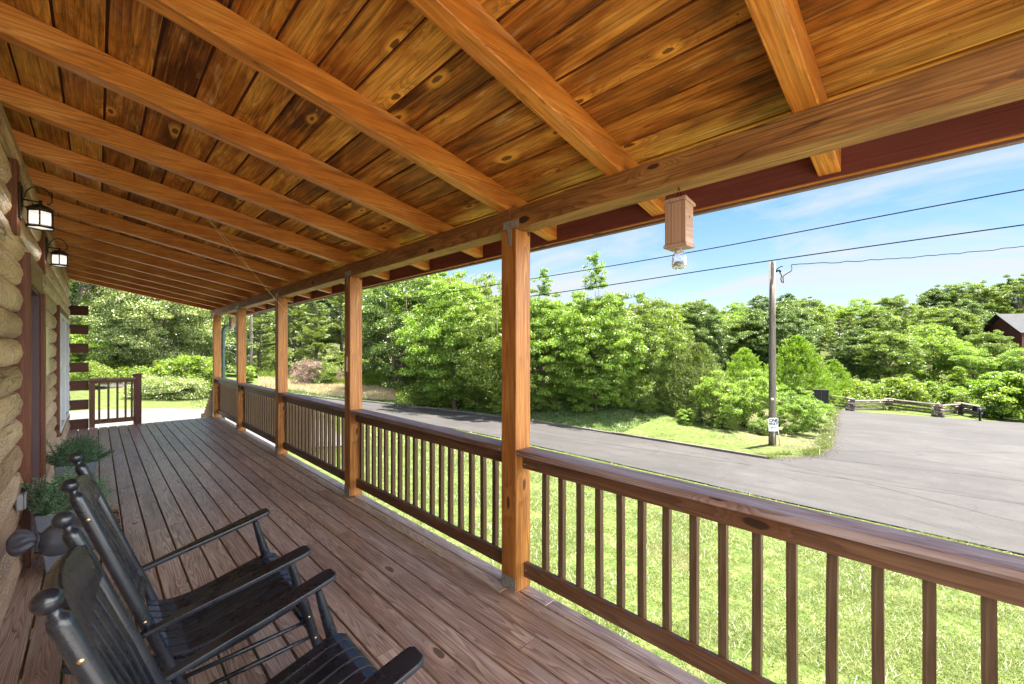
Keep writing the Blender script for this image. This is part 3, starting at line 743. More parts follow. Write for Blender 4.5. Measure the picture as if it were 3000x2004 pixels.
b = MB(); b.box((2.5575, YB - .4, 2.446), (2.598, 12.70, zr(2.6) + .134)); part(b, 'drip_board', M['drip'], bevel=.002)
b = MB(); b.box((2.5235, YB - .4, 2.458), (2.5565, 12.70, 2.4615)); part(b, 'fascia_edge', M['rafter'])
# gable-end barge board under the planks at the far end
# railing bays
def bay(y0, y1, first, pitch=.1393):
    b = MB(); b.box((RX + .001, y0, .9255), (RX + .146, y1, .9635))
    r = part(b, 'railing', M['cap'], bevel=.004, seg=2)
    b = MB(); b.box((2.060, y0 + .0005, .829), (2.098, y1 - .0005, .925)); b.build('upper_rail', M['rail'], r, .003)
    for qy, qz, qx in ((y0 + .02, .945, RX), (y1 - .02, .945, RX), (y0 + .022, .86, 2.059), (y1 - .022, .86, 2.059), (y0 + .022, .14, 2.067), (y1 - .022, .14, 2.067)):
        b = MB(); b.lathe([(0, .0022), (.004, .002), (.0048, 0)], (qx, qy, qz), (-1, 0, 0), 8); b.build('screw', M['screw'], r)
    b = MB(); b.box((2.068, y0 + .0005, .092), (2.106, y1 - .0005, .187)); b.build('lower_rail', M['rail'], r, .003)
    y = first; k = 0
    while y + .036 < y1:
        if y > y0:
            b = MB(); dxr = rnd.uniform(-.0015, .0015); dyr = rnd.uniform(-.003, .003); tw = rnd.uniform(-.003, .003)
            pts = []
            n0 = 0; zs = [.085, .40, .70, .924]
            bend = rnd.uniform(-.003, .003)
            for zi, z in enumerate(zs):
                o_ = tw * (zi - 1.5) / 1.5 + (bend if zi in (1, 2) else 0)
                for (ax, ay) in ((2.107, 0), (2.142, 0), (2.142, .036), (2.107, .036)): b.v.append((ax + dxr, y + dyr + ay + o_, z))
            for zi in range(3):
                for q in range(4):
                    q2 = (q + 1) % 4; A = zi * 4 + q; B_ = zi * 4 + q2
                    b.face([A, B_, B_ + 4, A + 4], [(zs[zi], q * .4), (zs[zi], q * .4 + .036), (zs[zi + 1], q * .4 + .036), (zs[zi + 1], q * .4)])
            b.face([3, 2, 1, 0], [(0, 0)] * 4); b.face([12, 13, 14, 15], [(0, 0)] * 4)
            ox = b.build('spindle', M['spindle'], r)
        y += pitch; k += 1
    return r
ps = [-.60, 1.9956, 4.5936, 7.2001, 9.7971, 12.225]
for a, c in zip(ps[:-1], ps[1:]):
    fy = 1.963 - .0 - .1393 * 18 if a == -.60 else a + PW + .045
    bay(a + PW + .0008, c - .0008, fy + .001, .1393 if a == -.6 else (c - a - PW - .09) / 17.0)
# short end railing and its post
b = MB(); b.box((-.13, YE - .02, .983), (.60, YE + .12, 1.02)); er = part(b, 'end_railing', M['cap'], bevel=.003)
b = MB(); b.box((.571, YE + .02, -.9), (.703, YE + .155, 1.07)); b.build('newel_post', M['darktrim'], er, .004)
b = MB(); b.box((.556, YE + .005, 1.0705), (.718, YE + .17, 1.095)); b.build('post_cap', M['darktrim'], er, .004)
b = MB(); b.box((-.118, YE + .012, .0), (-.03, YE + .05, .98)); b.build('end_stile', M['rail'], er, .003)
b = MB(); b.box((-.03, YE + .012, .07), (.5705, YE + .05, .165)); b.build('lower_rail', M['rail'], er, .003)
b = MB(); b.box((-.03, YE + .012, .925), (.5705, YE + .05, .982)); b.build('upper_rail', M['rail'], er, .003)
for xx in (.015, .155, .295, .425, .525):
    b = MB(); b.box((xx, YE + .051, .07), (xx + .036, YE + .086, .982)); b.build('spindle', M['spindle'], er, .002)
# stair with its sloping handrail
st = MB()
for k in range(6): st.box((.72, YE + .03 + .27 * k, -.18 * (k + 1) - .04), (2.0, YE + .30 + .27 * k, -.18 * (k + 1)))
for xs in (.72, 2.0): st.prism([(0, -.03), (1.75, -1.2), (1.75, -1.42), (0, -.30)], ((xs, YE + .03, 0), (0, 1, 0), (0, 0, 1)), .04)
stair = part(st, 'stair', M['rail'])
b = MB(); b.prism([(0, .92), (1.75, -.24), (1.75, -.33), (0, .83)], ((2.10, YE + .005, 0), (0, 1, 0), (0, 0, 1)), .09); b.build('stair_handrail', M['spindle'], stair)
b = MB(); b.prism([(0, .12), (1.75, -1.04), (1.75, -1.12), (0, .04)], ((2.09, YE + .005, 0), (0, 1, 0), (0, 0, 1)), .04); b.build('stair_rail', M['spindle'], stair)
for k in range(11):
    yy = YE + .08 + .145 * k; zt = .84 - 1.16 / 1.75 * (.075 + .145 * k)
    b = MB(); b.box((2.02, yy, zt - .82), (2.0495, yy + .034, zt + .02)); b.build('stair_spindle', M['spindle'], stair)
b = MB(); b.box((2.01, YE + 1.62, -1.3), (2.099, YE + 1.71, -.1)); b.build('stair_post', M['rail'], stair)
# downspout
b = MB()
b.tube([(2.66, 12.50, 2.50), (2.66, 12.50, 2.42), (2.62, 12.48, 2.31), (2.44, 12.46, 2.235), (2.30, 12.44, 2.20), (2.235, 12.43, 2.14), (2.222, 12.43, 2.04), (2.222, 12.43, 1.0), (2.222, 12.43, -1.1)], .042, 12)
part(b, 'downspout', M['greenpipe'])
b = MB()
b.prism([(2.61, 2.60), (2.61, 2.51), (2.63, 2.50), (2.69, 2.50), (2.712, 2.52), (2.72, 2.60), (2.714, 2.60), (2.706, 2.525), (2.688, 2.507), (2.632, 2.507), (2.617, 2.515), (2.617, 2.60)],
        ((0, 12.72, 0), (1, 0, 0), (0, 0, 1)), 13.5)
part(b, 'gutter', M['drip'])

# ---------------------------------------------------------------- HOUSE
HO = Vector((-.45, 5, -1))
house = thing('log_house', 'log cabin with hewn tan half-round logs, brown door and white windows', 'house', HO)
def hpart(b, name, mat, parent=None, bevel=0.0):
    o = b.build(name, mat, parent or house, bevel)
    if parent is None: o.location = -HO
    return o
AX = -.385; GX = -.448
def logrow(b, z, y0, y1, h=.19, round0=False, round1=False):
    rr = rnd; n = max(4, int((y1 - y0) / .09)); seg = 12; n0 = len(b.v)
    ph = rr.uniform(0, 9); wob = [rr.uniform(-.0018, .0018) for _ in range(n + 1)]
    for i in range(n + 1):
        y = y0 + (y1 - y0) * i / n
        k = 1.0
        for rd, e in ((round0, y - y0), (round1, y1 - y)):
            if rd and e < .055: k = min(k, math.sqrt(max(0.0, 1 - (1 - e / .055) ** 2)) * .97 + .03)
        w = .5 * (wob[i] + wob[max(0, i - 1)])
        for j in range(seg + 1):
            a = math.pi * (j / seg - .5)
            depth = (AX - GX + w) * (.35 + .65 * k) * abs(math.cos(a)) ** .75
            b.v.append((GX + depth + .003 * math.sin(a * 7 + y * 11 + ph), y, z + h / 2 + math.sin(a) * h / 2 * (.55 + .45 * k)))
    for i in range(n):
        for j in range(seg):
            A = n0 + i * (seg + 1) + j; c = .022
            y = y0 + (y1 - y0) * i / n; y2 = y0 + (y1 - y0) * (i + 1) / n
            b.face([A, A + seg + 1, A + seg + 2, A + 1], [(y, j * c), (y2, j * c), (y2, j * c + c), (y, j * c + c)], 0, True)
    for e in (0, n):
        idx = [n0 + e * (seg + 1) + j for j in range(seg + 1)]
        b.face(idx if e == 0 else idx[::-1], [(b.v[q][0], b.v[q][2]) for q in (idx if e == 0 else idx[::-1])])
b = MB()
H0 = .0
D0, D1, DT = 4.79, 5.95, 2.375
W0, W1, WB, WT = 8.42, 10.95, .44, 2.24
for r in range(-5, 16):
    z = r * .19; yF = 12.42
    segs = [(-.95, yF)]
    def cut(segs, a, c):
        o = []
        for s0, s1 in segs:
            if a > s0 and c < s1: o += [(s0, a), (c, s1)]
            else: o.append((s0, s1))
        return o
    if 0 <= z + .02 and z + .1 < DT: segs = cut(segs, D0, D1)
    if z + .1 > WB and z + .1 < WT: segs = cut(segs, W0, W1)
    if z > 2.85: continue
    for s0, s1 in segs: logrow(b, z, s0, s1, .19, True, True)
wall = hpart(b, 'wall', M['log'])
b = MB()
for (a, c, z0, z1) in ((-.9, D0, -1.2, 3.0), (D1, W0, -1.2, 3.0), (D0, D1, DT, 3.0), (D0, D1, -1.2, 0), (W0, W1, -1.2, WB), (W0, W1, WT, 3.0), (W1, 12.40, -1.2, 3.0)):
    b.box((-.62, a, z0), (GX + .006, c, z1))
# far gable wall and back of house
b.box((-8.0, 12.2, -1.2), (-.63, 12.395, 3.0)); b.box((-8.0, -.9, -1.2), (-.63, -.7, 3.0)); b.box((-8.2, -.9, -1.2), (-8.001, 12.395, 3.0))
hpart(b, 'wall_core', M['chink'])
b = MB(); b.box((-.47, -.95, 2.85), (-.392, 12.42, 3.055)); hpart(b, 'top_plate', M['rough'], bevel=.006)
b = MB()
P = [(-4.3, -1.25, 4.0), (-.47, -1.25, 3.235), (-.47, 12.76, 3.235), (-4.3, 12.76, 4.0)]; P2 = [(-4.3, -1.25, 4.0), (-8.7, -1.25, 3.1), (-8.7, 12.76, 3.1), (-4.3, 12.76, 4.0)]
for Q in (P, P2):
    n0 = len(b.v); b.v.extend(Q); b.v.extend([(q[0], q[1], q[2] + .06) for q in Q])
    for f in [(0, 1, 2, 3), (4, 7, 6, 5), (0, 4, 5, 1), (1, 5, 6, 2), (2, 6, 7, 3), (3, 7, 4, 0)]: b.face([n0 + q for q in f], [(b.v[n0 + q][1], b.v[n0 + q][0]) for q in f])
hpart(b, 'roof', M['shingle'])
# crossing log ends at the far corner
for k in range(7):
    z0 = .39 * k - .0 + (.0 if k else 0); z0 = [-.01, .39, .788, 1.164, 1.56, 1.947, 2.336][k]; z1 = z0 + .195
    b = MB(); b.box((-.47 + .001, 12.43, z0), (-.124, 12.58, z1)); hpart(b, 'log_end', M['darktrim'], bevel=.006)
# door
b = MB(); b.box((-.50, 4.90, .02), (-.46, 5.84, 2.13)); door = hpart(b, 'door', M['door'], bevel=.004)
b = MB(); b.lathe([(0, .055), (.018, .05), (.024, .035), (.014, .02), (.012, 0), (.028, 0), (.028, -.004)], (-.46, 4.99, .98), (1, 0, 0), 16); b.build('handle', M['brass'], door)
b = MB()
for za, zb in ((.2, .9), (1.05, 2.0)):
    for ya, yb in ((5.0, 5.34), (5.40, 5.74)): b.box((-.4598, ya, za), (-.454, yb, zb))
b.build('raised_panels', M['door'], door, .004)
b = MB(); b.box((-.458, 5.8405, .0), (-.378, 5.868, 2.15)); b.box((-.458, 4.8755, 0), (-.378, 4.90, 2.15)); b.box((-.458, 4.9005, 2.13), (-.378, 5.84, 2.15)); hpart(b, 'door_jamb', M['door'], bevel=.002)
b = MB(); b.box((-.49, 4.795, 0.002), (-.357, 4.875, 2.36)); b.box((-.377, 5.843, 0.002), (-.345, 5.94, 2.15)); b.box((-.49, 5.869, 0.002), (-.3775, 5.94, 2.15)); hpart(b, 'door_trim', M['trim'], bevel=.004)
b = MB(); b.box((-.49, 4.876, 2.151), (-.362, 5.945, 2.375)); hpart(b, 'door_header', M['rough'], bevel=.006)
b = MB(); b.box((-.50, 4.876, .001), (-.36, 5.842, .022)); hpart(b, 'door_sill', M['galv'])
# boards that carry the lanterns
for yy in (4.20, 6.20):
    b = MB(); b.box((-.49, yy - .07, 2.385 if yy < 5 else 2.38), (-.362, yy + .08, 2.848)); hpart(b, 'lantern_board', M['trim'], bevel=.004)
# window: casing, white frame, sashes
def window(y0, y1):
    b = MB()
    t = .075
    b.box((-.49, y0, WB), (-.362, y0 + t, WT)); b.box((-.49, y1 - t, WB), (-.362, y1, WT)); b.box((-.49, y0 + t, WT - .10), (-.362, y1 - t, WT)); b.box((-.49, y0 + t, WB), (-.35, y1 - t, WB + .04))
    w = hpart(b, 'window', M['trim'], bevel=.004)
    ym = (y0 + y1) / 2
    for a, c in ((y0 + t, ym - .04), (ym + .04, y1 - t)):
        f = MB(); z0, z1 = WB + .042, WT - .102; f_ = .055
        f.box((-.45, a, z0), (-.352, a + f_, z1)); f.box((-.45, c - f_, z0), (-.352, c, z1)); f.box((-.45, a + f_, z1 - f_), (-.352, c - f_, z1)); f.box((-.45, a + f_, z0), (-.352, c - f_, z0 + f_))
        zm = (z0 + z1) / 2; f.box((-.43, a + f_, zm - .025), (-.372, c - f_, zm + .025))
        for q in (1, 2):
            yq = a + f_ + (c - a - 2 * f_) * q / 3; f.box((-.412, yq - .009, zm + .025), (-.388, yq + .009, z1 - f_))
        f.box((-.412, a + f_, (zm + z1) / 2 - .02), (-.389, c - f_, (zm + z1) / 2 - .002))
        f.build('window_frame', M['vinyl'], w, .003)
        g_ = MB(); g_.box((-.409, a + f_, z0 + f_), (-.404, c - f_, z1 - f_)); g_.build('window_pane', M['winglass'], w)
    m_ = MB(); m_.box((-.46, ym - .0395, WB + .042), (-.36, ym + .0395, WT - .102)); m_.build('mullion', M['vinyl'], w, .003)
window(8.43, 10.94)

# ---------------------------------------------------------------- lanterns
def lantern(loc, label):
    t = thing('wall_lantern', label, 'wall lamp', loc, 0, 'bronze wall lanterns beside the door'); t.scale = (.82, .82, .82)
    b = MB(); b.box((0, -.055, -.13), (.016, .055, .15)); b.box((.0162, -.04, -.11), (.022, .04, .13)); b.build('backplate', M['iron'], t, .003)
    cx, cz = .115, -.055
    b = MB()
    arc = [(.02 + 0, 0, .045)]
    b.tube([(.02, 0, .03), (.06, 0, .028), (.115, 0, .025)], .007, 8)
    pts = [(.03 + .075 * (1 - math.cos(a)), 0, .045 + .105 * math.sin(a)) for a in np.linspace(0, math.pi, 14)]
    pts += [(.17, 0, .03), (.16, 0, .018), (.148, 0, .024)]
    b.tube(pts, .0055, 8)
    b.tube([(.02, 0, -.02), (.045, 0, -.035), (.07, 0, -.03), (.085, 0, -.005), (.07, 0, .01)], .005, 8)
    b.tube([(cx, 0, .04), (cx, 0, .0)], .011, 10)
    b.build('scroll_arm', M['iron'], t)
    def hexr(r, z): return [(cx + r * math.sin(math.pi / 3 * k), -r * math.cos(math.pi / 3 * k), z) for k in range(6)]
    b = MB()
    rings = [hexr(.012, .012), hexr(.045, -.004), hexr(.088, -.032), hexr(.088, -.046), hexr(.076, -.048)]
    n0 = 0
    for r_ in rings: b.v.extend(r_)
    for i in range(len(rings) - 1):
        for k in range(6): b.face([i * 6 + k, (i + 1) * 6 + k, (i + 1) * 6 + (k + 1) % 6, i * 6 + (k + 1) % 6], [(0, 0)] * 4)
    b.face(range(5, -1, -1) if False else range(6), [(0, 0)] * 6); b.face([24 + k for k in reversed(range(6))], [(0, 0)] * 6)
    b.build('lantern_cap', M['iron'], t)
    b = MB(); zt, zb = -.048, -.172
    for k in range(6):
        a0 = math.pi / 3 * k; p = (cx + .075 * math.sin(a0), -.075 * math.cos(a0))
        b.tube([(p[0], p[1], zt), (p[0], p[1], zb)], .0055, 6)
    for z in (zt - .004, zb + .004):
        H = hexr(.075, z); b.tube(H + [H[0]], .006, 6, cap=False)
    H = hexr(.085, zb - .006); b.tube(H + [H[0]], .009, 6, cap=False)
    b.build('cage', M['iron'], t)
    for k in range(6):
        b = MB(); A = hexr(.071, zb + .004); B_ = hexr(.071, zt - .002); k2 = (k + 1) % 6
        b.v.extend([A[k], A[k2], B_[k2], B_[k]]); b.face((0, 1, 2, 3), [(0, 0)] * 4); b.build('pane', M['lampglass'], t)
    pl = bpy.data.lights.new('lantern_light', 'POINT'); pl.energy = .25; pl.color = (1.0, .86, .68); pl.shadow_soft_size = .05
    po = bpy.data.objects.new('lantern_light', pl); COL.objects.link(po); po.parent = t; po.location = (cx, 0, (zt + zb) / 2)
    b = MB(); b.v.extend(hexr(.078, zb - .004)); b.face(range(6), [(0, 0)] * 6); b.build('bottom_glass', M['lampglass'], t)
    return t
lantern((-.362, 4.20, 2.59), 'lit bronze wall lantern left of the door, nearer of the two')
lantern((-.362, 6.20, 2.62), 'lit bronze wall lantern beyond the door, farther of the two')

# wall sign
b = MB(); b.box((-.384, 6.62, 1.36), (-.378, 6.95, 1.87)); b.box((-.379, 6.60, 1.865), (-.37, 6.97, 1.885))
tag(b.build('wall_sign', M['paper'], bevel=.001), 'narrow pale yellow sign board hung on the logs between door and window', 'sign')
# outlet box on the logs
o = thing('outlet_box', 'small grey weatherproof outlet box low on the log wall', 'outlet box', (-.395, 4.45, .585))
MB().box((0, -.035, -.055), (.035, .035, .055)).build('housing', M['plastic_gray'], o, .006)
MB().box((.0355, -.038, -.05), (.046, .032, .06)).build('cover_flap', M['plastic_gray'], o, .004)

# fabric faucet cover hanging from the wall
def faucet():
    t = thing('faucet_cover', 'charcoal drawstring faucet cover sticking out from the lower wall', 'faucet cover', (-.350, 3.55, .575))
    b = MB(); seg = 28; prof = [(0.00, .025), (.012, .052), (.035, .066), (.065, .064), (.085, .046), (.10, .036), (.118, .037), (.135, .064), (.16, .086), (.20, .097), (.27, .102), (.34, .102), (.385, .094), (.405, .070), (.41, .0)]
    # axis along +x with folds, drooping a little
    n0 = 0; rr = random.Random(2)
    for i, (d, r) in enumerate(prof):
        for k in range(seg):
            a = 2 * math.pi * k / seg
            nv = mnoise.noise(Vector((math.cos(a) * 2.2, math.sin(a) * 2.2, d * 16))) + .6 * mnoise.noise(Vector((math.cos(a) * 5, math.sin(a) * 5, d * 9 + 4)))
            fold = 1 + (.42 if d < .16 else .16) * nv
            q = r * fold
            b.v.append((d, q * math.cos(a) * .92, q * math.sin(a) - .10 * d * d - .02 * (d > .1)))
    for i in range(len(prof) - 1):
        for k in range(seg):
            k2 = (k + 1) % seg; b.face([i * seg + k, i * seg + k2, (i + 1) * seg + k2, (i + 1) * seg + k], [(0, 0)] * 4, 0, True)
    o = b.build('bag', M['bag'], t); s2 = o.modifiers.new('sub', 'SUBSURF'); s2.levels = 1; s2.render_levels = 2
    b = MB(); ring = [(.115 + .003 * math.sin(3 * a), .044 * math.cos(a), .044 * math.sin(a) - .012) for a in np.linspace(0, 2 * math.pi, 20)]
    b.tube(ring, .006, 6, cap=False); b.tube([(.115, .0, -.05), (.118, .01, -.10), (.112, .02, -.15)], .003, 6); b.build('drawstring', M['bag'], t)
faucet()
# door mat
b = MB(); 
pts = []
for k in range(19): pts.append((.29 + (.006 if k % 2 else -.004), .46 * 2 * k / 18 - .46))
poly = [(-.22, -.46)] + pts + [(-.22, .46)]
b.prism(poly, ((-.14, 5.40, .003), (1, 0, 0), (0, 1, 0)), .016)
tag(b.build('door_mat', M['coir']), 'orange and black coir door mat in front of the door', 'door mat')

# ---------------------------------------------------------------- leaf geometry helpers
def leaf_mesh(name, C, D, L, Wd, mat, seed=0, upbias=0.35, curl=0.0):
    """diamond leaves: centres C, axis D, length L, width Wd (arrays)"""
    rg = np.random.default_rng(seed); n = len(C)
    D = D / (np.linalg.norm(D, axis=1, keepdims=True) + 1e-9)
    N = rg.normal(size=(n, 3)); N[:, 2] = np.abs(N[:, 2]) + upbias * 2.2
    Sd = np.cross(D, N); Sd /= np.linalg.norm(Sd, axis=1, keepdims=True) + 1e-9
    Nn = np.cross(Sd, D)
    L = np.broadcast_to(np.asarray(L, float), (n,))[:, None]; Wd = np.broadcast_to(np.asarray(Wd, float), (n,))[:, None]
    a = C - D * L * .5; c = C + D * L * .5 - Nn * L * curl; m1 = C - D * L * .06 + Sd * Wd * .5 + Nn * Wd * .12; m2 = C - D * L * .06 - Sd * Wd * .5 + Nn * Wd * .12
    V = np.stack([a, m1, c, m2], 1).reshape(-1, 3).astype(np.float32)
    me = bpy.data.meshes.new(name); me.vertices.add(4 * n); me.vertices.foreach_set('co', V.ravel())
    me.loops.add(4 * n); me.loops.foreach_set('vertex_index', np.arange(4 * n, dtype=np.int32))
    me.polygons.add(n); me.polygons.foreach_set('loop_start', np.arange(0, 4 * n, 4, dtype=np.int32)); me.polygons.foreach_set('loop_total', np.full(n, 4, dtype=np.int32))
    me.update(calc_edges=True); me.materials.append(mat); return me
def blade_mesh(name, B, T, Wd, mat, seed=0):
    rg = np.random.default_rng(seed); n = len(B)
    a = rg.uniform(0, 2 * np.pi, n); Sd = np.stack([np.cos(a), np.sin(a), 0 * a], 1) * np.asarray(Wd).reshape(-1, 1) * .5
    V = np.stack([B - Sd, B + Sd, T], 1).reshape(-1, 3).astype(np.float32)
    me = bpy.data.meshes.new(name); me.vertices.add(3 * n); me.vertices.foreach_set('co', V.ravel())
    me.loops.add(3 * n); me.loops.foreach_set('vertex_index', np.arange(3 * n, dtype=np.int32))
    me.polygons.add(n); me.polygons.foreach_set('loop_start', np.arange(0, 3 * n, 3, dtype=np.int32)); me.polygons.foreach_set('loop_total', np.full(n, 3, dtype=np.int32))
    me.update(calc_edges=True); me.materials.append(mat); return me
def link(name, me, parent=None, loc=None):
    o = bpy.data.objects.new(name, me); COL.objects.link(o)
    if parent is not None: o.parent = parent
    if loc is not None: o.location = loc
    return o

# ---------------------------------------------------------------- planters with evergreen plants
def planter(x, y, label, plabel, seed, rz):
    t = MB(); wt, wb, h = .155, .095, .46
    prof = [(-wb, 0), (wb, 0)]
    P = [(-wb, -wb, 0), (wb, -wb, 0), (wb, wb, 0), (-wb, wb, 0), (-wt, -wt, h), (wt, -wt, h), (wt, wt, h), (-wt, wt, h)]
    wi = wt - .022
    P += [(-wi, -wi, h), (wi, -wi, h), (wi, wi, h), (-wi, wi, h), (-wi + .01, -wi + .01, h - .06), (wi - .01, -wi + .01, h - .06), (wi - .01, wi - .01, h - .06), (-wi + .01, wi - .01, h - .06)]
    t.v.extend(P)
    for f in [(3, 2, 1, 0), (0, 1, 5, 4), (1, 2, 6, 5), (2, 3, 7, 6), (3, 0, 4, 7), (4, 5, 9, 8), (5, 6, 10, 9), (6, 7, 11, 10), (7, 4, 8, 11), (8, 9, 13, 12), (9, 10, 14, 13), (10, 11, 15, 14), (11, 8, 12, 15), (12, 13, 14, 15)]:
        t.face(f, [(0, 0)] * 4)
    o = t.build('planter', M['planter'], bevel=.008, loc=(x, y, .003)); o.rotation_euler.z = rz
    tag(o, label, 'planter', 'tapered grey planters by the door')
    rg = np.random.default_rng(seed); C = []; D = []; L = []
    stems = MB()
    for k in range(150):
        a = rg.uniform(0, 2 * np.pi); el = rg.uniform(.25, 1.45); ln = rg.uniform(.13, .24) * (1.15 if el > .9 else 1)
        b0 = np.array([rg.uniform(-.10, .10), rg.uniform(-.10, .10), .40])
        d = np.array([np.cos(a) * np.cos(el), np.sin(a) * np.cos(el), np.sin(el)])
        if b0[0] + d[0] * ln < -.24 - 0: d[0] *= .3
        tip = b0 + d * ln + np.array([0, 0, .04])
        stems.tube([tuple(b0), tuple((b0 + tip) / 2 + [0, 0, .012]), tuple(tip)], [.003, .0024, .001], 4, cap=False)
        side = np.cross(d, [0, 0, 1]); side /= np.linalg.norm(side) + 1e-6; upv = np.cross(side, d)
        for s in np.linspace(.25, 1.0, 13):
            base = b0 + (tip - b0) * s
            for sg in (-1, 1):
                tw = rg.uniform(-.6, .6)
                bd = d * .8 + side * sg * np.cos(tw) + upv * np.sin(tw) * .8; bd /= np.linalg.norm(bd)
                bl = .055 * (1.15 - .75 * s) + .018
                for q in np.linspace(.2, 1, 6):
                    pc = base + bd * bl * q
                    for z in (-1, 1):
                        C.append(pc + rg.normal(size=3) * .0015); dd = bd + side * z * .55 + rg.normal(size=3) * .25; D.append(dd); L.append(rg.uniform(.010, .017))
    C = np.array(C); D = np.array(D); L = np.array(L)
    p = tag(link('potted_evergreen', leaf_mesh('potted_evergreen', C, D, L, L * .42, M['leaf_pot'], seed, .1), None, (x, y, .003)), plabel, 'potted plant', 'evergreens in the grey planters')
    st = stems.build('stems', M['bark'], p)
planter(-.165, 4.60, 'tapered grey planter nearer the rocking chairs', 'bushy evergreen in the planter just behind the rocking chairs', 1, .02)
planter(-.150, 6.35, 'tapered grey planter beyond the door, farther along the wall', 'dark bushy evergreen in the farther planter beyond the door', 2, -.03)

# ---------------------------------------------------------------- rocking chairs
def rocker(yc, label):
    t = thing('rocking_chair', label, 'rocking chair', (.35, yc, 0), 0, 'black slatted rocking chairs')
    X0 = Vector((-.35, 0, 0))
    def bp(b, name, mat=None, bevel=0, parent=None, seg=1):
        o = b.build(name, mat or M['chair'], parent or t, bevel, seg)
        if parent is None: o.location = X0
        return o
    K = Vector((-.070, 0, 1.135)); Jt = Vector((.155, 0, .50)); ax = (K - Jt).normalized()     # back-post line
    ln = (K - Jt).length
    for s in (-1, 1):
        y = s * .280
        o_ = Vector((.290, y, .115)); top = Vector((K.x, y, K.z)); L = (top - o_).length; d = (top - o_).normalized()
        b = MB(); b.lathe([(0, -.06), (.017, -.06), (.019, .0), (.0212, .20), (.0220, .50), (.0220, L - .062), (.0212, L - .050), (.018, L - .040), (.0125, L - .034), (.011, L - .024), (.011, L - .015)], o_, d, 28)
        p = bp(b, 'back_post')
        b = MB(); b.lathe([(.011, L - .024)] + [(.0252 * math.sin(a), L + .001 - .0252 * math.cos(a)) for a in np.linspace(.40, math.pi, 14)], o_, d, 24); bp(b, 'knob', parent=p)
        for q in (.14, .62):
            b = MB(); c = top - d * q + Vector((0, s * .0215, 0)); b.lathe([(0, .002), (.005, .0018), (.0062, 0)], c, (0, s, 0), 12)
            bp(b, 'screw', M['brass'], parent=p)
    bn = Vector((ax.z, 0, -ax.x))          # forward normal of the back
    # crest rail: curved backwards, arched top
    def back_pt(y, h, th=0.0):
        """h metres below the knob along the back, bowed back in the middle"""
        bow = .024 * (1 - (y / .265) ** 2)
        return Vector((K.x, y, K.z)) - ax * h - bn * (bow - th)
    def curved(name, htop, hbot, th, y0=-.265, y1=.265, n=22, arch=0.0):
        b = MB()
        for i in range(n + 1):
            y = y0 + (y1 - y0) * i / n
            a = arch * (1 - (y / .265) ** 2)
            for hh, tt in ((htop - a + .006, -th / 2), (htop - a, 0), (htop - a + .006, th / 2), (hbot, th / 2), (hbot + .005, 0), (hbot, -th / 2)): b.v.append(tuple(back_pt(y, hh, tt)))
        for i in range(n):
            for k in range(6):
                k2 = (k + 1) % 6; b.face([i * 6 + k, i * 6 + k2, (i + 1) * 6 + k2, (i + 1) * 6 + k], [(0, 0)] * 4, 0, True)
        b.face([5, 4, 3, 2, 1, 0], [(0, 0)] * 6); b.face([n * 6 + k for k in range(6)], [(0, 0)] * 6)
        return bp(b, name, M['chairworn'] if name == 'crest_rail' and yc > 2 else M['chair'], bevel=.002)
    curved('crest_rail', .085, .205, .034, arch=.040)
    curved('lower_back_rail', .66, .715, .024)
    for k in range(7):
        y = -.21 + .42 * k / 6; b = MB(); w = .021
        for hh in (.203, .43, .662):
            for yy, tt in ((y - w, -.006), (y + w, -.006), (y + w, .006), (y - w, .006)): b.v.append(tuple(back_pt(yy, hh, tt + (0.008 if hh == .43 else 0))))
        for i in range(2):
            for q in range(4):
                q2 = (q + 1) % 4; b.face([i * 4 + q, i * 4 + q2, i * 4 + 4 + q2, i * 4 + 4 + q], [(0, 0)] * 4)
        bp(b, 'back_slat', bevel=.002)
    # seat rails and contoured slats running front to back
    prof = [(.175, .372), (.22, .352), (.28, .338), (.36, .343), (.46, .365), (.56, .393), (.65, .416), (.70, .424), (.735, .420), (.762, .405)]
    for k in range(8):
        y = -.238 + .476 * k / 7; w = .029; b = MB()
        for (x, z) in prof:
            for yy, zz in ((y - w, 0), (y + w, 0), (y + w, .014), (y - w, .014)): b.v.append((x, yy, z + zz))
        for i in range(len(prof) - 1):
            for q in range(4):
                q2 = (q + 1) % 4; b.face([i * 4 + q, i * 4 + q2, i * 4 + 4 + q2, i * 4 + 4 + q], [(0, 0)] * 4)
        b.face([3, 2, 1, 0], [(0, 0)] * 4); m_ = (len(prof) - 1) * 4; b.face([m_, m_ + 1, m_ + 2, m_ + 3], [(0, 0)] * 4)
        bp(b, 'seat_slat', bevel=.003)
    for s in (-1, 1):
        b = MB(); pts = [(.18, .34), (.28, .305), (.40, .312), (.56, .360), (.70, .392), (.70, .335), (.5, .285), (.3, .25), (.18, .275)]
        b.prism(pts, ((0, s * .235 + .011, 0), (1, 0, 0), (0, 0, 1)), .022); bp(b, 'side_rail', bevel=.002)
    b = MB(); b.box((.672, -.27, .352), (.70, .27, .405)); bp(b, 'front_rail', bevel=.004)
    b = MB(); b.tube([(.205, -.285, .335), (.205, .285, .335)], .013, 12); bp(b, 'rear_rail')
    # front legs
    for s in (-1, 1):
        y = s * .315; b = MB(); a_ = Vector((.80, y, .105)); c_ = Vector((.664, y, .622)); L = (c_ - a_).length
        b.lathe([(0, -.04), (.015, -.04), (.019, .02), (.023, .16), (.024, .30), (.021, .42), (.016, L - .03), (.014, L)], a_, (c_ - a_).normalized(), 20); lg = bp(b, 'front_leg')
        d_ = (c_ - a_).normalized()
        for q in (.22, .10):
            b = MB(); b.lathe([(0, .002), (.005, .0018), (.006, 0)], a_ + d_ * q + Vector((0, s * .0225, 0)), (0, s, 0), 12)
            bp(b, 'screw', M['brass'], parent=lg)
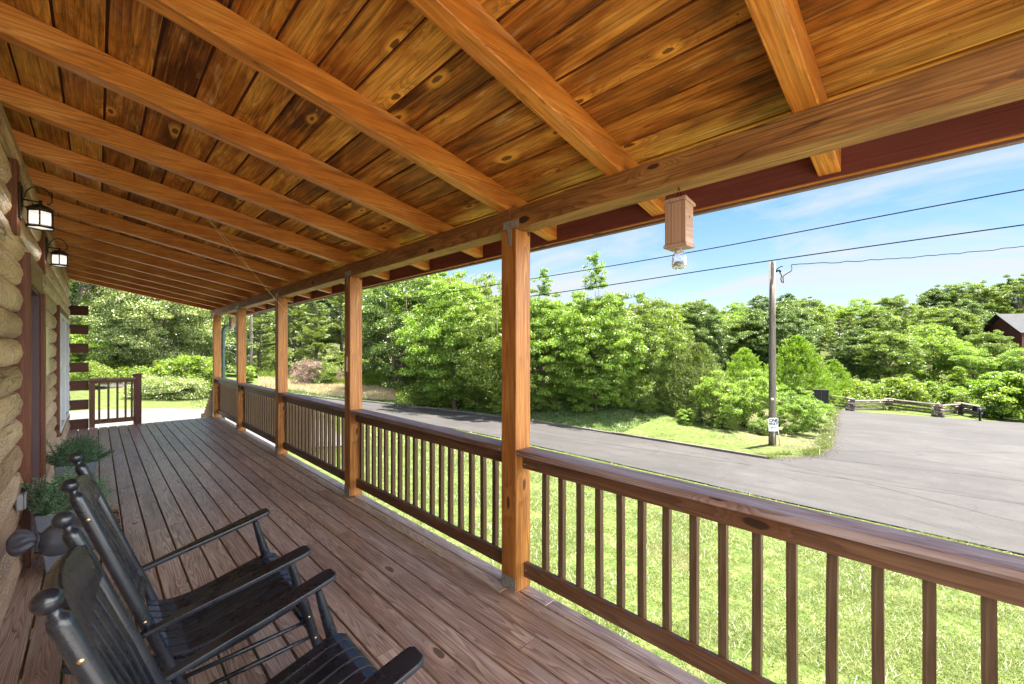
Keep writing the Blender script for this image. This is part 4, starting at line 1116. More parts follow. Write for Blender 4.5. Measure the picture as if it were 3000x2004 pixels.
    # arms
    for s in (-1, 1):
        A = Vector((.118, s * .318, .500)); B_ = Vector((.745, s * .345, .648)); dX = (B_ - A).normalized(); dY = Vector((0, 1, 0)); dY = (dY - dX * dX.dot(dY)).normalized()
        L = (B_ - A).length
        outl = [(0, -.012), (.02, -.018), (.10, -.022), (.24, -.029), (.36, -.039), (L - .10, -.046), (L - .03, -.045), (L - .012, -.040), (L, -.026), (L, .026), (L - .012, .040), (L - .03, .045), (L - .10, .045), (.36, .037), (.24, .029), (.10, .022), (.02, .018), (0, .012)]
        b = MB(); b.prism(outl, (A, dX, dY), .021); bp(b, 'arm', bevel=.005, seg=3)
    # rockers
    cx_, cz_, Rr = .42, 1.025, 1.02
    for s in (-1, 1):
        b = MB(); y = s * .300
        angs = np.linspace(-.56, .45, 24)
        for a in angs:
            for rr_, yy in ((Rr, -.015), (Rr, .015), (Rr - .045, .015), (Rr - .045, -.015)):
                b.v.append((cx_ + rr_ * math.sin(a), y + yy, cz_ - rr_ * math.cos(a)))
        for i in range(len(angs) - 1):
            for q in range(4):
                q2 = (q + 1) % 4; b.face([i * 4 + q, i * 4 + q2, i * 4 + 4 + q2, i * 4 + 4 + q], [(0, 0)] * 4)
        b.face([3, 2, 1, 0], [(0, 0)] * 4); m_ = (len(angs) - 1) * 4; b.face([m_, m_ + 1, m_ + 2, m_ + 3], [(0, 0)] * 4)
        bp(b, 'runner', bevel=.004)
    # stretchers
    for s in (-1, 1):
        for zf, zb in ((.29, .255), (.205, .17)):
            xf = .80 - (zf - .105) * .263; xb = .29 - (zb - .115) * .353
            b = MB(); b.tube([(xb, s * .285, zb), ((xf + xb) / 2, s * .302, (zf + zb) / 2), (xf, s * .315, zf)], [.0085, .0115, .0085], 12); bp(b, 'stretcher')
    for z in (.30, .20):
        xf = .80 - (z - .105) * .263
        b = MB(); b.tube([(xf, -.315, z), (xf, 0, z), (xf, .315, z)], [.0085, .0115, .0085], 12); bp(b, 'stretcher')
    xb = .29 - (.22 - .115) * .353
    b = MB(); b.tube([(xb, -.285, .22), (xb, 0, .22), (xb, .285, .22)], [.0085, .0115, .0085], 12); bp(b, 'stretcher')
    return t
rocker(2.52, 'black slatted rocking chair with scratched crest, farther of the pair')
rocker(1.525, 'black slatted rocking chair in the corner nearest the viewer')

# ---------------------------------------------------------------- bee traps, twine, thermometer
def trap(x, y, label, rz=0.0, s=1.0):
    t = thing('bee_trap', label, 'bee trap', (x, y, 2.443), rz, 'hanging carpenter bee traps')
    zt = -.085
    b = MB(); w, d, h = .052, .045, .205     # half sizes in y and x
    pts = [(-.045, zt - h), (.045, zt - h), (.045, zt - .012), (-.045, zt)]
    b.prism(pts, ((0, -w + .105, 0), (1, 0, 0), (0, 0, 1)), .105); box = b.build('box', M['birdhouse'], t, .003)
    b = MB(); b.prism([(-.055, zt + .0005), (.060, zt - .0145), (.060, zt + .0015), (-.055, zt + .017)], ((0, -w - .006 + .117, 0), (1, 0, 0), (0, 0, 1)), .117); b.build('lid', M['birdhouse'], t, .002)
    b = MB(); b.box((-.050, -w - .005, zt - h - .0175), (.050, w + .006, zt - h - .0005)); b.build('bottom_board', M['birdhouse'], t, .002)
    for (px_, py_, ax_) in ((0.0, -w - .0006, (0, -1, 0)), (-.0456, .0, (-1, 0, 0)), ):
        if ax_[0] == 0:
            b = MB(); b.lathe([(0, 0), (.0065, 0), (.0068, -.003)], (px_, py_, zt - .075), ax_, 16); b.build('entrance_hole', M['signblack'], box)
    b = MB(); zb = zt - h - .018
    b.lathe([(.012, .004), (.0125, -.004), (.022, -.018), (.031, -.034), (.034, -.046), (.032, -.050), (.035, -.055), (.033, -.060), (.035, -.066), (.035, -.085), (.030, -.094), (.018, -.093), (.004, -.088)], (0, 0, zb), None, 24)
    for k in range(5):
        a = 2 * math.pi * k / 5; c = (.021 * math.cos(a), .021 * math.sin(a), zb - .087)
        b.lathe([(.0125 * math.sin(q), -.013 * math.cos(q)) for q in np.linspace(0.01, math.pi - .01, 8)], c, None, 12)
    bo = b.build('bottle', M['clear'], t)
    b = MB(); b.lathe([(0, -.062), (.022, -.064), (.028, -.070), (.027, -.083), (.012, -.088), (0, -.088)], (0, 0, zb), None, 16); b.build('trapped_bees', M['bees'], bo)
    b = MB(); b.tube([(0, -.006, zt + .01), (0, -.008, -.05), (0, -.004, -.018), (0, .002, -.002)], .0013, 6); b.tube([(0, .010, zt + .01), (0, .010, -.05), (0, .006, -.018), (0, 0, -.002)], .0013, 6); b.tube([(0, 0, .0), (0, .006, -.012), (0, 0, -.018), (0, -.005, -.012)], .0016, 6)
    b.build('wire_hook', M['wire'], t)
trap(2.060, .915, 'wooden box bee trap with clear bottle hanging near the right of the beam')
trap(2.200, 11.35, 'small wooden bee trap with clear bottle hanging at the far end of the porch', .3)
t = thing('cord', 'tan twine looped on a screw eye and knotted to a porch post', 'cord', (.736, 4.74, 2.842))
b = MB(); b.tube([(.012 * math.cos(a), .0, -.012 + .012 * math.sin(a)) for a in np.linspace(0, 2 * math.pi, 16)], .0022, 6, cap=False); b.tube([(0, 0, 0), (0, 0, .012)], .003, 6); b.build('screw_eye', M['galv'], t)
A = Vector((.736, 4.74, 2.83)); E_ = Vector((2.128, 7.19, 2.206)); O = Vector((.736, 4.74, 2.842))
def along(s, sag=0.0, side=0.0): 
    p = A.lerp(E_, s); p.z -= sag * 4 * s * (1 - s); p.x += side; return p - O
b = MB()
b.tube([along(s, .01, .022 * math.sin(math.pi * s / .42)) for s in np.linspace(0, .42, 9)], .0028, 5)
b.tube([along(s, .01, -.018 * math.sin(math.pi * s / .42)) for s in np.linspace(0, .42, 9)], .0028, 5)
b.tube([along(s, .01) for s in np.linspace(.42, 1, 14)], .0032, 5)
kn = along(.60, .01); b.tube([kn + Vector((0, 0, .02)), kn, kn + Vector((.008, .004, -.02)), kn + Vector((.02, -.01, -.035))], .0045, 6)
b.build('twine', M['twine'], t)
t = thing('thermometer', 'small wooden thermometer block fixed to the second post', 'thermometer', (RX - .001, 4.66, 1.47))
MB().box((-.022, -.030, -.085), (0, .025, .085)).build('block', M['birdhouse'], t, .003)
b = MB(); b.tube([(-.025, .03, -.04), (-.045, .045, -.05), (-.045, .055, -.075), (-.02, .05, -.085)], .004, 6); b.build('hook', M['wire'], t)

# ---------------------------------------------------------------- poles, wires, sign, fence, boxes
def pole(x, y, zt, label, r=.135):
    z = Gf(x, y); t = thing('utility_pole', label, 'utility pole', (x, y, z))
    H = zt - z; b = MB(); b.tube([(0, 0, -.3), (.005, 0, H * .3), (-.004, .004, H * .65), (0, 0, H)], [r * 1.08, r * 1.02, r * .96, r * .90], 16)
    b.build('shaft', M['pole'], t); return t, z, H
pt, pz, ph = pole(20.55, 5.08, 5.36, 'tall weathered wooden utility pole beside the one way sign')
b = MB()
dr = Vector((.7136, -.70, 0))
def rp(a, z): return tuple(dr * a + Vector((0, 0, ph + z)))
b.tube([rp(.10, -.42), rp(.30, -.36), rp(.36, -.42)], .035, 6)
b.tube([rp(.16, -.40), rp(.22, -.28), rp(.36, -.20), rp(.44, -.19)], .02, 6)
b.tube([rp(.30, -.40), rp(.36, -.52), rp(.40, -.60), rp(.36, -.72), rp(.40, -.86), rp(.47, -.90), rp(.45, -.62), rp(.52, -.56), rp(.68, -.46), rp(.80, -.40)], .018, 6)
b.tube([rp(.80, -.40), rp(.84, -.28), rp(.80, -.16), rp(.84, -.10)], .012, 6)
b.build('cable_hardware', M['wire'], pt)
b = MB(); b.tube([(-.05, -.10, 1.9), (-.052, -.104, 1.9)], .05, 10); 
b = MB(); dcam = Vector((-.97, -.24, 0)); b.lathe([(0, .004), (.05, .003), (.055, 0)], dcam * .14 + Vector((0, 0, 2.05)), dcam, 14); b.build('round_tag', M['signwhite'], pt)
p2, p2z, p2h = pole(9.9, 43.6, 6.6, 'slender grey utility pole at the far bend of the road')
def wire(pts, label, r=.016, wob=0.0, seed=1):
    P = [Vector(p) for p in pts]; rr = random.Random(seed); Q = []
    for i in range(len(P) - 1):
        n = 14
        for k in range(n):
            a = P[i - 1] if i else P[i] * 2 - P[i + 1]; b_, c = P[i], P[i + 1]; d = P[i + 2] if i + 2 < len(P) else P[i + 1] * 2 - P[i]
            t_ = k / n; q = .5 * ((2 * b_) + (c - a) * t_ + (2 * a - 5 * b_ + 4 * c - d) * t_ ** 2 + (3 * b_ - a - 3 * c + d) * t_ ** 3)
            q.z += rr.uniform(-wob, wob); Q.append(q)
    Q.append(P[-1]); b = MB(); b.tube(Q, r, 6)
    return tag(b.build('power_cable', M['wire']), label, 'cable')
wire([(26, -14, 6.6), (22.4, -1.8, 5.85), (20.4, 5.15, 5.40), (17.4, 16.3, 4.62), (14.1, 28.2, 4.2), (10.5, 41.2, 4.50), (9.9, 43.6, 4.56)], 'thick lower black cable running past the top of the near utility pole', .021)
wire([(21, -11.5, 6.7), (19, -1.64, 6.22), (17.28, 6.9, 5.6), (15.7, 14.7, 5.2), (13.03, 28, 4.69), (9.9, 43.6, 4.95)], 'uppermost black cable crossing the sky behind the bee trap', .018)
wire([(20.6 + .6, 5.08 - .58, 5.26), (25, 1.2, 5.60), (30, -2.6, 6.3), (38, -9, 7.6)], 'thin wavy service cable from the pole top toward the right', .015, .03, 3)

# one way sign leaning against the pole
t = thing('one_way_sign', 'white ONE WAY sign with left arrow on wire legs against the pole', 'sign', (20.30, 4.98, Gf(20.3, 4.98)), YAW * -1 - math.pi / 2 * 0)
# local: x to the right, -y towards the camera
b = MB()
w, h, r_ = .205, .28, .035; zc = .98
poly = []
for cx_, cz_, a0 in ((w - r_, h - r_, 0), (-w + r_, h - r_, 90), (-w + r_, -h + r_, 180), (w - r_, -h + r_, 270)):
    for k in range(5):
        a = R(a0 + 22.5 * k); poly.append((cx_ + r_ * math.cos(a), cz_ + r_ * math.sin(a)))
b.prism(poly, ((0, 0, zc), (1, 0, 0), (0, 0, 1)), .006); panel = b.build('panel', M['signwhite'], t)
b = MB(); poly2 = [(x * .955, z * .965) for x, z in poly]; poly3 = [(x * .925, z * .945) for x, z in poly]
n0 = 0
for q in poly2 + poly3: b.v.append((q[0], -.0075, zc + q[1]))
m_ = len(poly2)
for i in range(m_): j = (i + 1) % m_; b.face([i, j, m_ + j, m_ + i], [(0, 0)] * 4)
b.build('border', M['signblack'], panel)
def text(body, x, z, size, parent, xs=1.0):
    cu = bpy.data.curves.new('lettering', 'FONT'); cu.body = body; cu.align_x = 'CENTER'; cu.align_y = 'CENTER'; cu.size = size; cu.extrude = .0006; cu.offset = .010
    o = bpy.data.objects.new('lettering', cu); COL.objects.link(o); bpy.context.view_layer.update()
    dg = bpy.context.evaluated_depsgraph_get(); me = bpy.data.meshes.new_from_object(o.evaluated_get(dg)); bpy.data.objects.remove(o)
    o = link('lettering', me, parent); me.materials.clear(); me.materials.append(M['signblack']); o.rotation_euler = (R(90), 0, 0); o.location = (x, -.0085, z); o.scale = (xs, 1, 1)
text('ONE', 0, zc + .165, .185, panel, .92)
text('WAY', 0, zc + .020, .185, panel, .88)
b = MB()
arr = [(-.135, 0), (-.05, .055), (-.05, .018), (.14, .018), (.14, -.018), (-.05, -.018), (-.05, -.055)]
for a_ in arr: b.v.append((a_[0], -.008, zc - .135 + a_[1]))
b.face([0, 6, 5], [(0, 0)] * 3); b.face([0, 5, 2], [(0, 0)] * 3); b.face([0, 2, 1], [(0, 0)] * 3); b.face([2, 5, 4, 3], [(0, 0)] * 4); b.build('arrow', M['signblack'], panel)
for xa, xb, yb in ((.03, .035, .02), (.21, .34, .10)):
    b = MB(); b.tube([(xa, .012, zc - .20), (xb, yb, 0)], .014, 8); b.build('leg', M['galv'], t)

# worm-style split-rail fence
fp = [(52.5, 10.6), (48.6, 7.6), (49.8, 5.7), (52.2, 3.6), (49.6, .9), (51.6, -1.6), (50.6, -3.6)]
fp = [spot(2300, 41), spot(2425, 38.5), spot(2490, 37.0), spot(2600, 39.5), spot(2748, 34.6), spot(2815, 36.8), spot(2868, 33.6)]
fc = fp[3]
ft = thing('split_rail_fence', 'weathered split rail fence stacked in a zigzag along the side road', 'fence', (*fc, Gf(*fc)))
rr = random.Random(8)
for i in range(len(fp) - 1):
    a, c = Vector(fp[i]), Vector(fp[i + 1]); d = (c - a).normalized()
    for k in range(4):
        b = MB(); za = Gf(*a) + .18 + .25 * k + (.11 if i % 2 else 0); zc_ = Gf(*c) + .18 + .25 * k + (.11 if i % 2 else 0)
        p = a - d * rr.uniform(.25, .5); q = c + d * rr.uniform(.25, .5); mid = (p + q) / 2
        b.tube([(p.x - fc[0], p.y - fc[1], za - Gf(*fc) + rr.uniform(-.02, .02)), (mid.x - fc[0], mid.y - fc[1], (za + zc_) / 2 - Gf(*fc) + rr.uniform(-.04, .04)), (q.x - fc[0], q.y - fc[1], zc_ - Gf(*fc) + rr.uniform(-.02, .02))], [rr.uniform(.065, .10) for _ in range(3)], 5, smooth=False)
        b.build('rail', M['fencewood'], ft)
for i in (1, 2, 3, 4, 5):
    for k in range(7):
        b = MB(); x, y = fp[i]; a = rr.uniform(0, 3.1); b.tube([(x - fc[0] - .42 * math.cos(a), y - fc[1] - .42 * math.sin(a), Gf(x, y) - Gf(*fc) + .08 + .16 * k), (x - fc[0] + .42 * math.cos(a), y - fc[1] + .42 * math.sin(a), Gf(x, y) - Gf(*fc) + .08 + .16 * k)], .085, 6, smooth=False)
        b.build('stacked_block', M['fencewood'], ft)
# mailbox
x, y = spot(2871, 32); z = Gf(x, y)
t = thing('mailbox', 'black mailbox on a post at the far edge of the side road', 'mailbox', (x, y, z), -YAW)
MB().box((-.05, -.05, -.1), (.05, .05, .78)).build('post', M['cabinet'], t, .005)
b = MB(); prof = [(-.12, 0), (.12, 0), (.12, .14)] + [(.12 * math.cos(a), .14 + .10 * math.sin(a)) for a in np.linspace(.3, math.pi - .3, 8)] + [(-.12, .14)]
b.prism([(p[0] * 1.0, p[1]) for p in prof], ((-.30, 0, .78), (0, 1, 0), (0, 0, 1)), .62); b.build('box', M['cabinet'], t, .004)
MB().box((-.40, -.16, .76), (-.32, .16, 1.16)).build('paper_box', M['cabinet'], t, .01)
MB().box((-.10, -.13, .88), (-.07, -.122, 1.0)).build('flag', M['signwhite'], t)
# cabinet
x, y = spot(2402, 36.8); z = Gf(x, y)
t = thing('utility_cabinet', 'dark upright utility cabinet on legs beside the bright conifer', 'utility cabinet', (x, y, z), -YAW - .35)
MB().box((-.55, -.35, .22), (.55, .35, 1.55)).build('body', M['cabinet'], t, .02)
MB().box((-.60, -.40, 1.551), (.60, .40, 1.60)).build('lid', M['cabinet'], t, .01)
MB().box((-.02, -.362, .30), (.02, -.351, 1.50)).build('door_seam', M['iron'], t)
for sx in (-.48, .48):
    for sy in (-.28, .28): MB().box((sx - .03, sy - .03, -.1), (sx + .03, sy + .03, .219)).build('leg', M['cabinet'], t)
# small stake in the meadow
x, y = spot(979, 38); b = MB(); b.tube([(0, 0, -.2), (0, 0, 1.35)], .022, 8); b.tube([(0, 0, 1.35), (0, 0, 1.40)], .035, 8)
o = b.build('marker_stake', M['pole'], loc=(x, y, Gf(x, y))); tag(o, 'thin dark marker stake standing in the dry meadow grass', 'stake')

# distant house
x, y = spot(3062, 66); z = Gf(x, y)
hz_ = EYE + 2.2
t = thing('red_house', 'red brown house with grey shingle roof on the hill at far right', 'house', (x, y, z), -R(95) + .62)
zt_, ze = EYE + 5.5 - z, EYE + 2.6 - z
b = MB(); b.box((-5.4, -3.6, -1), (9, 3.6, ze)); b.prism([(-3.6, ze), (3.6, ze), (0, zt_ - .3)], ((-5.4, 0, 0), (0, 1, 0), (0, 0, 1)), 14.4); wl = b.build('wall', M['redsiding'], t)
b = MB(); 
for sy in (-1, 1):
    n0 = len(b.v); P = [(-6.1, 0, zt_), (9.6, 0, zt_), (9.6, sy * 4.4, ze - .25), (-6.1, sy * 4.4, ze - .25)]
    b.v.extend(P); b.v.extend([(p[0], p[1], p[2] + .15) for p in P])
    for f in [(0, 1, 2, 3), (4, 5, 6, 7), (0, 1, 5, 4), (1, 2, 6, 5), (2, 3, 7, 6), (3, 0, 4, 7)]: b.face([n0 + q for q in f], [(b.v[n0 + q][0], b.v[n0 + q][1]) for q in f])
b.build('roof', M['farshingle'], t)
for xx in (-1.0, 3.5):
    b = MB(); b.box((xx - .6, -3.66, ze - 2.1), (xx + .6, -3.61, ze - .6)); wf = b.build('window', M['vinyl'], t)
    MB().box((xx - .5, -3.69, ze - 2.0), (xx + .5, -3.665, ze - .7)).build('pane', M['winglass'], wf)
# pale shed seen past the downspout
x, y = spot(700, 62); z = Gf(x, y)
t = thing('pale_shed', 'pale metal shed half hidden by trees beyond the bend in the road', 'shed', (x, y, z), .55)
b = MB(); b.box((-7, -3.5, -1), (4.5, 3.5, 5.4)); b.prism([(-3.5, 5.4), (3.5, 5.4), (0, 6.9)], ((-7, 0, 0), (0, 1, 0), (0, 0, 1)), 11.5); b.build('wall', M['whitewall'], t)
b = MB()
for sy in (-1, 1):
    n0 = len(b.v); P = [(-7.3, 0, 7.02), (4.8, 0, 7.02), (4.8, sy * 3.8, 5.35), (-7.3, sy * 3.8, 5.35)]
    b.v.extend(P); b.v.extend([(p[0], p[1], p[2] + .08) for p in P])
    for f in [(0, 1, 2, 3), (4, 5, 6, 7), (0, 1, 5, 4), (1, 2, 6, 5), (2, 3, 7, 6), (3, 0, 4, 7)]: b.face([n0 + q for q in f], [(0, 0)] * 4)
b.build('roof', M['galv'], t)
MB().box((-1.5, -3.56, 0), (1.5, -3.51, 3.2)).build('roller_door', M['vinyl'], t)

# ---------------------------------------------------------------- TREES
def unit(rg, n):
    v = rg.normal(size=(n, 3)); return v / np.linalg.norm(v, axis=1, keepdims=True)
def limbs(b, base, ends, r0, zlo, zhi, rg):
    for e in ends:
        zz = min(max(zlo + (e[2] - zlo) * .45, zlo), zhi); st_ = np.array([base[0] * 0, 0, zz]) + np.array([0, 0, 0])
        mid = (st_ + e) / 2 + rg.normal(size=3) * .12 * np.linalg.norm(e - st_); mid[2] += .08 * np.linalg.norm(e - st_)
        r = r0 * (.22 + .2 * rg.random()); b.tube([tuple(st_), tuple(mid), tuple(e)], [r, r * .6, r * .2], 5, cap=False)
def make_tree(name, H, Rr, lo, ncl, nleaf, L, Wf, mat, seed, cr=.22, shape='round', droop=.2, upb=.35, stems=1, trunk=.16, hollow=.45):
    """crown of leaf clumps on a tapered trunk with limbs"""
    rg = np.random.default_rng(seed); z0 = H * lo; zc = (H + z0) / 2; rz = (H - z0) / 2
    cen = []
    lump = unit(rg, 9); amp = rg.uniform(.75, 1.18, 9)
    while len(cen) < ncl:
        d = unit(rg, 1)[0]; w = np.exp(5 * (lump @ d - 1)); k = float((w * amp).sum() / w.sum())
        q = rg.random() ** .5 * (1 - hollow) + hollow; q *= k
        p = d * q
        if shape == 'cone': wdt = max(.04, (1 - (p[2] + 1) / 2) ** .8 * 1.1); p = np.array([p[0] * wdt, p[1] * wdt, p[2]])
        if shape == 'tall': wdt = 1 - .55 * max(0, p[2]) ** 1.3; p = np.array([p[0] * wdt, p[1] * wdt, p[2]])
        if shape == 'skirt': wdt = .75 + .35 * max(0, -p[2]); p = np.array([p[0] * wdt, p[1] * wdt, p[2]])
        cen.append(p)
    cen = np.array(cen); cp = cen * [Rr, Rr, rz] + [0, 0, zc]
    per = nleaf // ncl; C = []; D = []
    for c in cp:
        r = cr * Rr * rg.uniform(.6, 1.35); n = int(per * rg.uniform(.7, 1.3))
        u = unit(rg, n); rad = rg.random(n)[:, None] ** .45; q = u * rad * r * [1, 1, .62]
        q[:, 2] = np.where(q[:, 2] < 0, q[:, 2] * .6, q[:, 2])
        C.append(c + q); D.append(u * .8 + rg.normal(size=(n, 3)) * .6 + [0, 0, -droop])
    C = np.concatenate(C); D = np.concatenate(D); n = len(C); Ls = L * rg.uniform(.65, 1.35, n)
    keep = C[:, 2] > .12; C, D, Ls = C[keep], D[keep], Ls[keep]
    cm = leaf_mesh('crown', C, D, Ls, Ls * Wf, mat, seed, upb, .08)
    b = MB(); ends = cp[rg.choice(len(cp), min(len(cp), 26), replace=False)]
    for s in range(stems):
        lean = rg.normal(size=2) * .05 * H * (1 if stems > 1 else .4)
        pts = [(lean[0] * .2 * (s > 0), lean[1] * .2 * (s > 0), -.3), (lean[0] * .4, lean[1] * .4, H * .3), (lean[0] * .8, lean[1] * .8, H * .6), (lean[0], lean[1], H * .93)]
        b.tube(pts, [trunk * 1.15, trunk * .85, trunk * .5, trunk * .1], 8)
    limbs(b, (0, 0), ends, trunk, H * max(.12, lo * .8), H * .85, rg)
    return cm, b
def make_frond_tree(name, H, Rr, lo, ncl, mat, seed, fl=.55, trunk=.10):
    """young tree with long drooping compound leaves"""
    rg = np.random.default_rng(seed); z0 = H * lo; C = []; D = []; L = []; b = MB()
    b.tube([(0, 0, -.3), (.05, .03, H * .35), (-.04, .06, H * .7), (0, 0, H * .98)], [trunk, trunk * .8, trunk * .45, .012], 8)
    b.tube([(.25, .15, -.3), (.45, .2, H * .3), (.7, .4, H * .7)], [trunk * .6, trunk * .45, .012], 7)
    for k in range(ncl):
        z = z0 + (H - z0) * rg.random() ** .9; fz = (z - z0) / (H - z0)
        aa = rg.uniform(0, 2 * np.pi); lump_ = 1 + .30 * math.sin(2 * aa + 5 * fz + seed) + .22 * math.sin(5 * aa - 9 * fz + seed)
        rad = Rr * (1 - fz ** 2.4 * .9) * (.7 + .3 * min(1, fz * 5)) * rg.uniform(.12, 1.08) * lump_; a = aa
        p = np.array([math.cos(a) * rad, math.sin(a) * rad, z])
        if k % 2 == 0:
            s0 = np.array([0, 0, max(.3, z - rad * .7)]); b.tube([tuple(s0), tuple((s0 + p) / 2 + [0, 0, .12]), tuple(p)], [trunk * .28, trunk * .16, .006], 4, cap=False)
        nf = rg.integers(6, 10)
        for f in range(nf):
            a2 = a + rg.normal() * 1.3; el = rg.uniform(-.1, .8); d = np.array([math.cos(a2) * math.cos(el), math.sin(a2) * math.cos(el), math.sin(el)])
            l = fl * rg.uniform(.7, 1.2); sd_ = np.cross(d, [0, 0, 1]); sd_ /= np.linalg.norm(sd_) + 1e-6
            for q in np.linspace(.18, 1, 9):
                base = p + d * l * q + np.array([0, 0, -.42 * l * q * q])
                for sg in (-1, 1):
                    dd = sd_ * sg * .9 + d * .5 + np.array([0, 0, -.45]) + rg.normal(size=3) * .12
                    ll = fl * .26 * (1.1 - .5 * abs(q - .45)) ; dd /= np.linalg.norm(dd); C.append(base + dd * ll * .5); D.append(dd); L.append(ll)
    C = np.array(C); D = np.array(D); L = np.array(L); keep = C[:, 2] > .1
    return leaf_mesh('crown', C[keep], D[keep], L[keep], L[keep] * .42, mat, seed, .55, .05), b
def make_pine(H, Rr, lo, seed, mat, nwh=15):
    rg = np.random.default_rng(seed); C = []; D = []; L = []; b = MB()
    b.tube([(0, 0, -.3), (.06, 0, H * .4), (0, .06, H * .8), (0, 0, H)], [.17, .13, .07, .015], 8)
    for w in range(nwh):
        z = H * (lo + (1 - lo) * (w / nwh) ** .9); k = 1 - (w / nwh) ** 1.3 * .9
        for j in range(rg.integers(5, 8)):
            a = rg.uniform(0, 2 * np.pi); ln = Rr * k * rg.uniform(.6, 1.1); d = np.array([math.cos(a), math.sin(a), 0]); sd_ = np.array([-d[1], d[0], 0])
            zz = z + rg.uniform(-.2, .2)
            P = lambda s: np.array([0, 0, zz]) + d * ln * s + np.array([0, 0, ln * (.18 * s + .10 * s * s - .1)])
            b.tube([tuple(P(0)), tuple(P(.5)), tuple(P(1))], [.035, .02, .006], 4, cap=False)
            for s in np.linspace(.25, 1, max(4, int(ln / .22))):
                for sg in (-1, 0, 1):
                    side = sg * ln * .24 * (1.15 - s) * rg.uniform(.6, 1.3) + rg.normal() * .05
                    c = P(s) + sd_ * side + [0, 0, rg.uniform(0, .10)]
                    n = 16; u = unit(rg, n); u[:, 2] = np.abs(u[:, 2]) * .7; q = u * .5 + d * .5
                    q /= np.linalg.norm(q, axis=1, keepdims=True); l = rg.uniform(.14, .24, n)
                    C.append(c + u * .04 + q * l[:, None] * .5); D.append(q); L.append(l)
    C = np.concatenate(C); D = np.concatenate(D); L = np.concatenate(L)
    return leaf_mesh('crown', C, D, L, L * .20, mat, seed, .3), b
def make_cedar(H, Rr, seed, mat, n=30000, L=.12, shape=.75, flare=.3):
    """dense pyramidal conifer made of up-swept sprays"""
    rg = np.random.default_rng(seed); C = []; D = []; Ls = []
    nsp = n // 26
    for k in range(nsp):
        f = rg.random() ** 1.25; z = H * (.03 + .95 * f); rad = Rr * (1 - f) ** shape * rg.uniform(.55, 1.08) * (1 + .12 * math.sin(f * 40)); a = rg.uniform(0, 2 * np.pi)
        rad *= 1 + .15 * math.sin(a * 3 + seed) + .1 * math.sin(a * 7 + f * 9)
        o = np.array([math.cos(a), math.sin(a), 0]); base = o * rad + [0, 0, z]
        d = o * flare * 1.2 + [0, 0, .8] + rg.normal(size=3) * .25; d /= np.linalg.norm(d); l = rg.uniform(.3, .6) * (H / 4) ** .5 * (1 - .4 * f)
        sd_ = np.cross(d, o + rg.normal(size=3) * .3); sd_ /= np.linalg.norm(sd_) + 1e-6
        q = rg.random(26); sg = rg.choice([-1, 1], 26)
        pts = base + d * (l * (q - .5))[:, None] + sd_ * (sg * .16 * l * (1 - q))[:, None] + rg.normal(size=(26, 3)) * .03
        C.append(pts); D.append(d * .9 + sd_ * sg[:, None] * .55 + rg.normal(size=(26, 3)) * .2); Ls.append(L * rg.uniform(.6, 1.3, 26))
    C = np.concatenate(C); D = np.concatenate(D); Ls = np.concatenate(Ls)
    b = MB(); b.tube([(0, 0, -.3), (0, 0, H * .5), (0, 0, H * .9)], [.10, .06, .02], 7)
    for k in range(14):
        a = rg.uniform(0, 6.28); z = H * rg.uniform(.05, .5); b.tube([(0, 0, z), (math.cos(a) * Rr * .7, math.sin(a) * Rr * .7, z + .3)], [.03, .01], 4, cap=False)
    return leaf_mesh('crown', C, D, Ls, Ls * .34, mat, seed, .1), b
bark_cache = {}
PROTO = {}
def proto(key, made):
    cm, b = made
    tm = b.build('trunk', M['bark']); me = tm.data; bpy.data.objects.remove(tm)
    PROTO[key] = (cm, me)
def put(key, u, depth, sc, label, cat='tree', group=None, name=None, rz=None, dz=0.0, xy=None, sz=None, trunkname='trunk'):
    x, y = xy or spot(u, depth); z = Gf(x, y) + dz
    t = thing(name or {'tree': 'tree', 'shrub': 'shrub'}.get(cat, cat), label, cat, (x, y, z), rnd.uniform(0, 6.28) if rz is None else rz, group)
    t.scale = (sc, sc, sz or sc)
    cm, tm = PROTO[key]
    link('crown', cm, t); link(trunkname, tm, t); return t
proto('oak1', make_tree('o', 11, 4.6, .14, 230, 56000, .17, .60, M['leaf_mid'], 11, .17))
proto('oak2', make_tree('o', 12, 4.2, .14, 230, 56000, .17, .60, M['leaf_dark'], 12, .16, 'tall'))
proto('oak3', make_tree('o', 9.5, 4.3, .10, 220, 54000, .16, .60, M['leaf_bright'], 13, .17))
proto('oak4', make_tree('o', 13, 4.4, .22, 130, 28000, .20, .60, M['leaf_mid'], 14, .16, 'round', hollow=.5))
proto('olive', make_tree('v', 7.5, 4.6, .02, 240, 62000, .115, .50, M['leaf_pale'], 15, .16, 'skirt', stems=4, trunk=.08, hollow=.55))
proto('bluegreen', make_tree('v', 9.5, 4.2, .06, 210, 52000, .15, .55, M['leaf_dark'], 16, .17, stems=2))
proto('frond1', make_tree('f', 7.4, 3.0, .05, 330, 56000, .130, .36, M['leaf_bright'], 21, .125, 'tall', droop=.7, stems=2, trunk=.09, hollow=.12))
proto('frond2', make_tree('f', 6.6, 2.9, .04, 320, 54000, .125, .38, M['leaf_mid'], 22, .13, 'round', droop=.7, stems=3, trunk=.08, hollow=.3))
proto('frond3', make_tree('f', 3.3, 1.6, .02, 120, 20000, .110, .36, M['leaf_bright'], 23, .19, 'round', droop=.7, stems=3, trunk=.03, hollow=.2))
proto('leader', make_tree('f', 2.6, .75, .02, 46, 2600, .13, .36, M['leaf_bright'], 24, .30, 'tall', droop=.5, trunk=.03, hollow=.1))
proto('pine1', make_pine(9.5, 3.2, .12, 31, M['leaf_pine'], 17))
proto('pine2', make_pine(7.5, 2.8, .05, 32, M['leaf_pine'], 14))
proto('cedar', make_cedar(4.6, 2.1, 41, M['leaf_cedar'], 42000, .10, .55, .5))
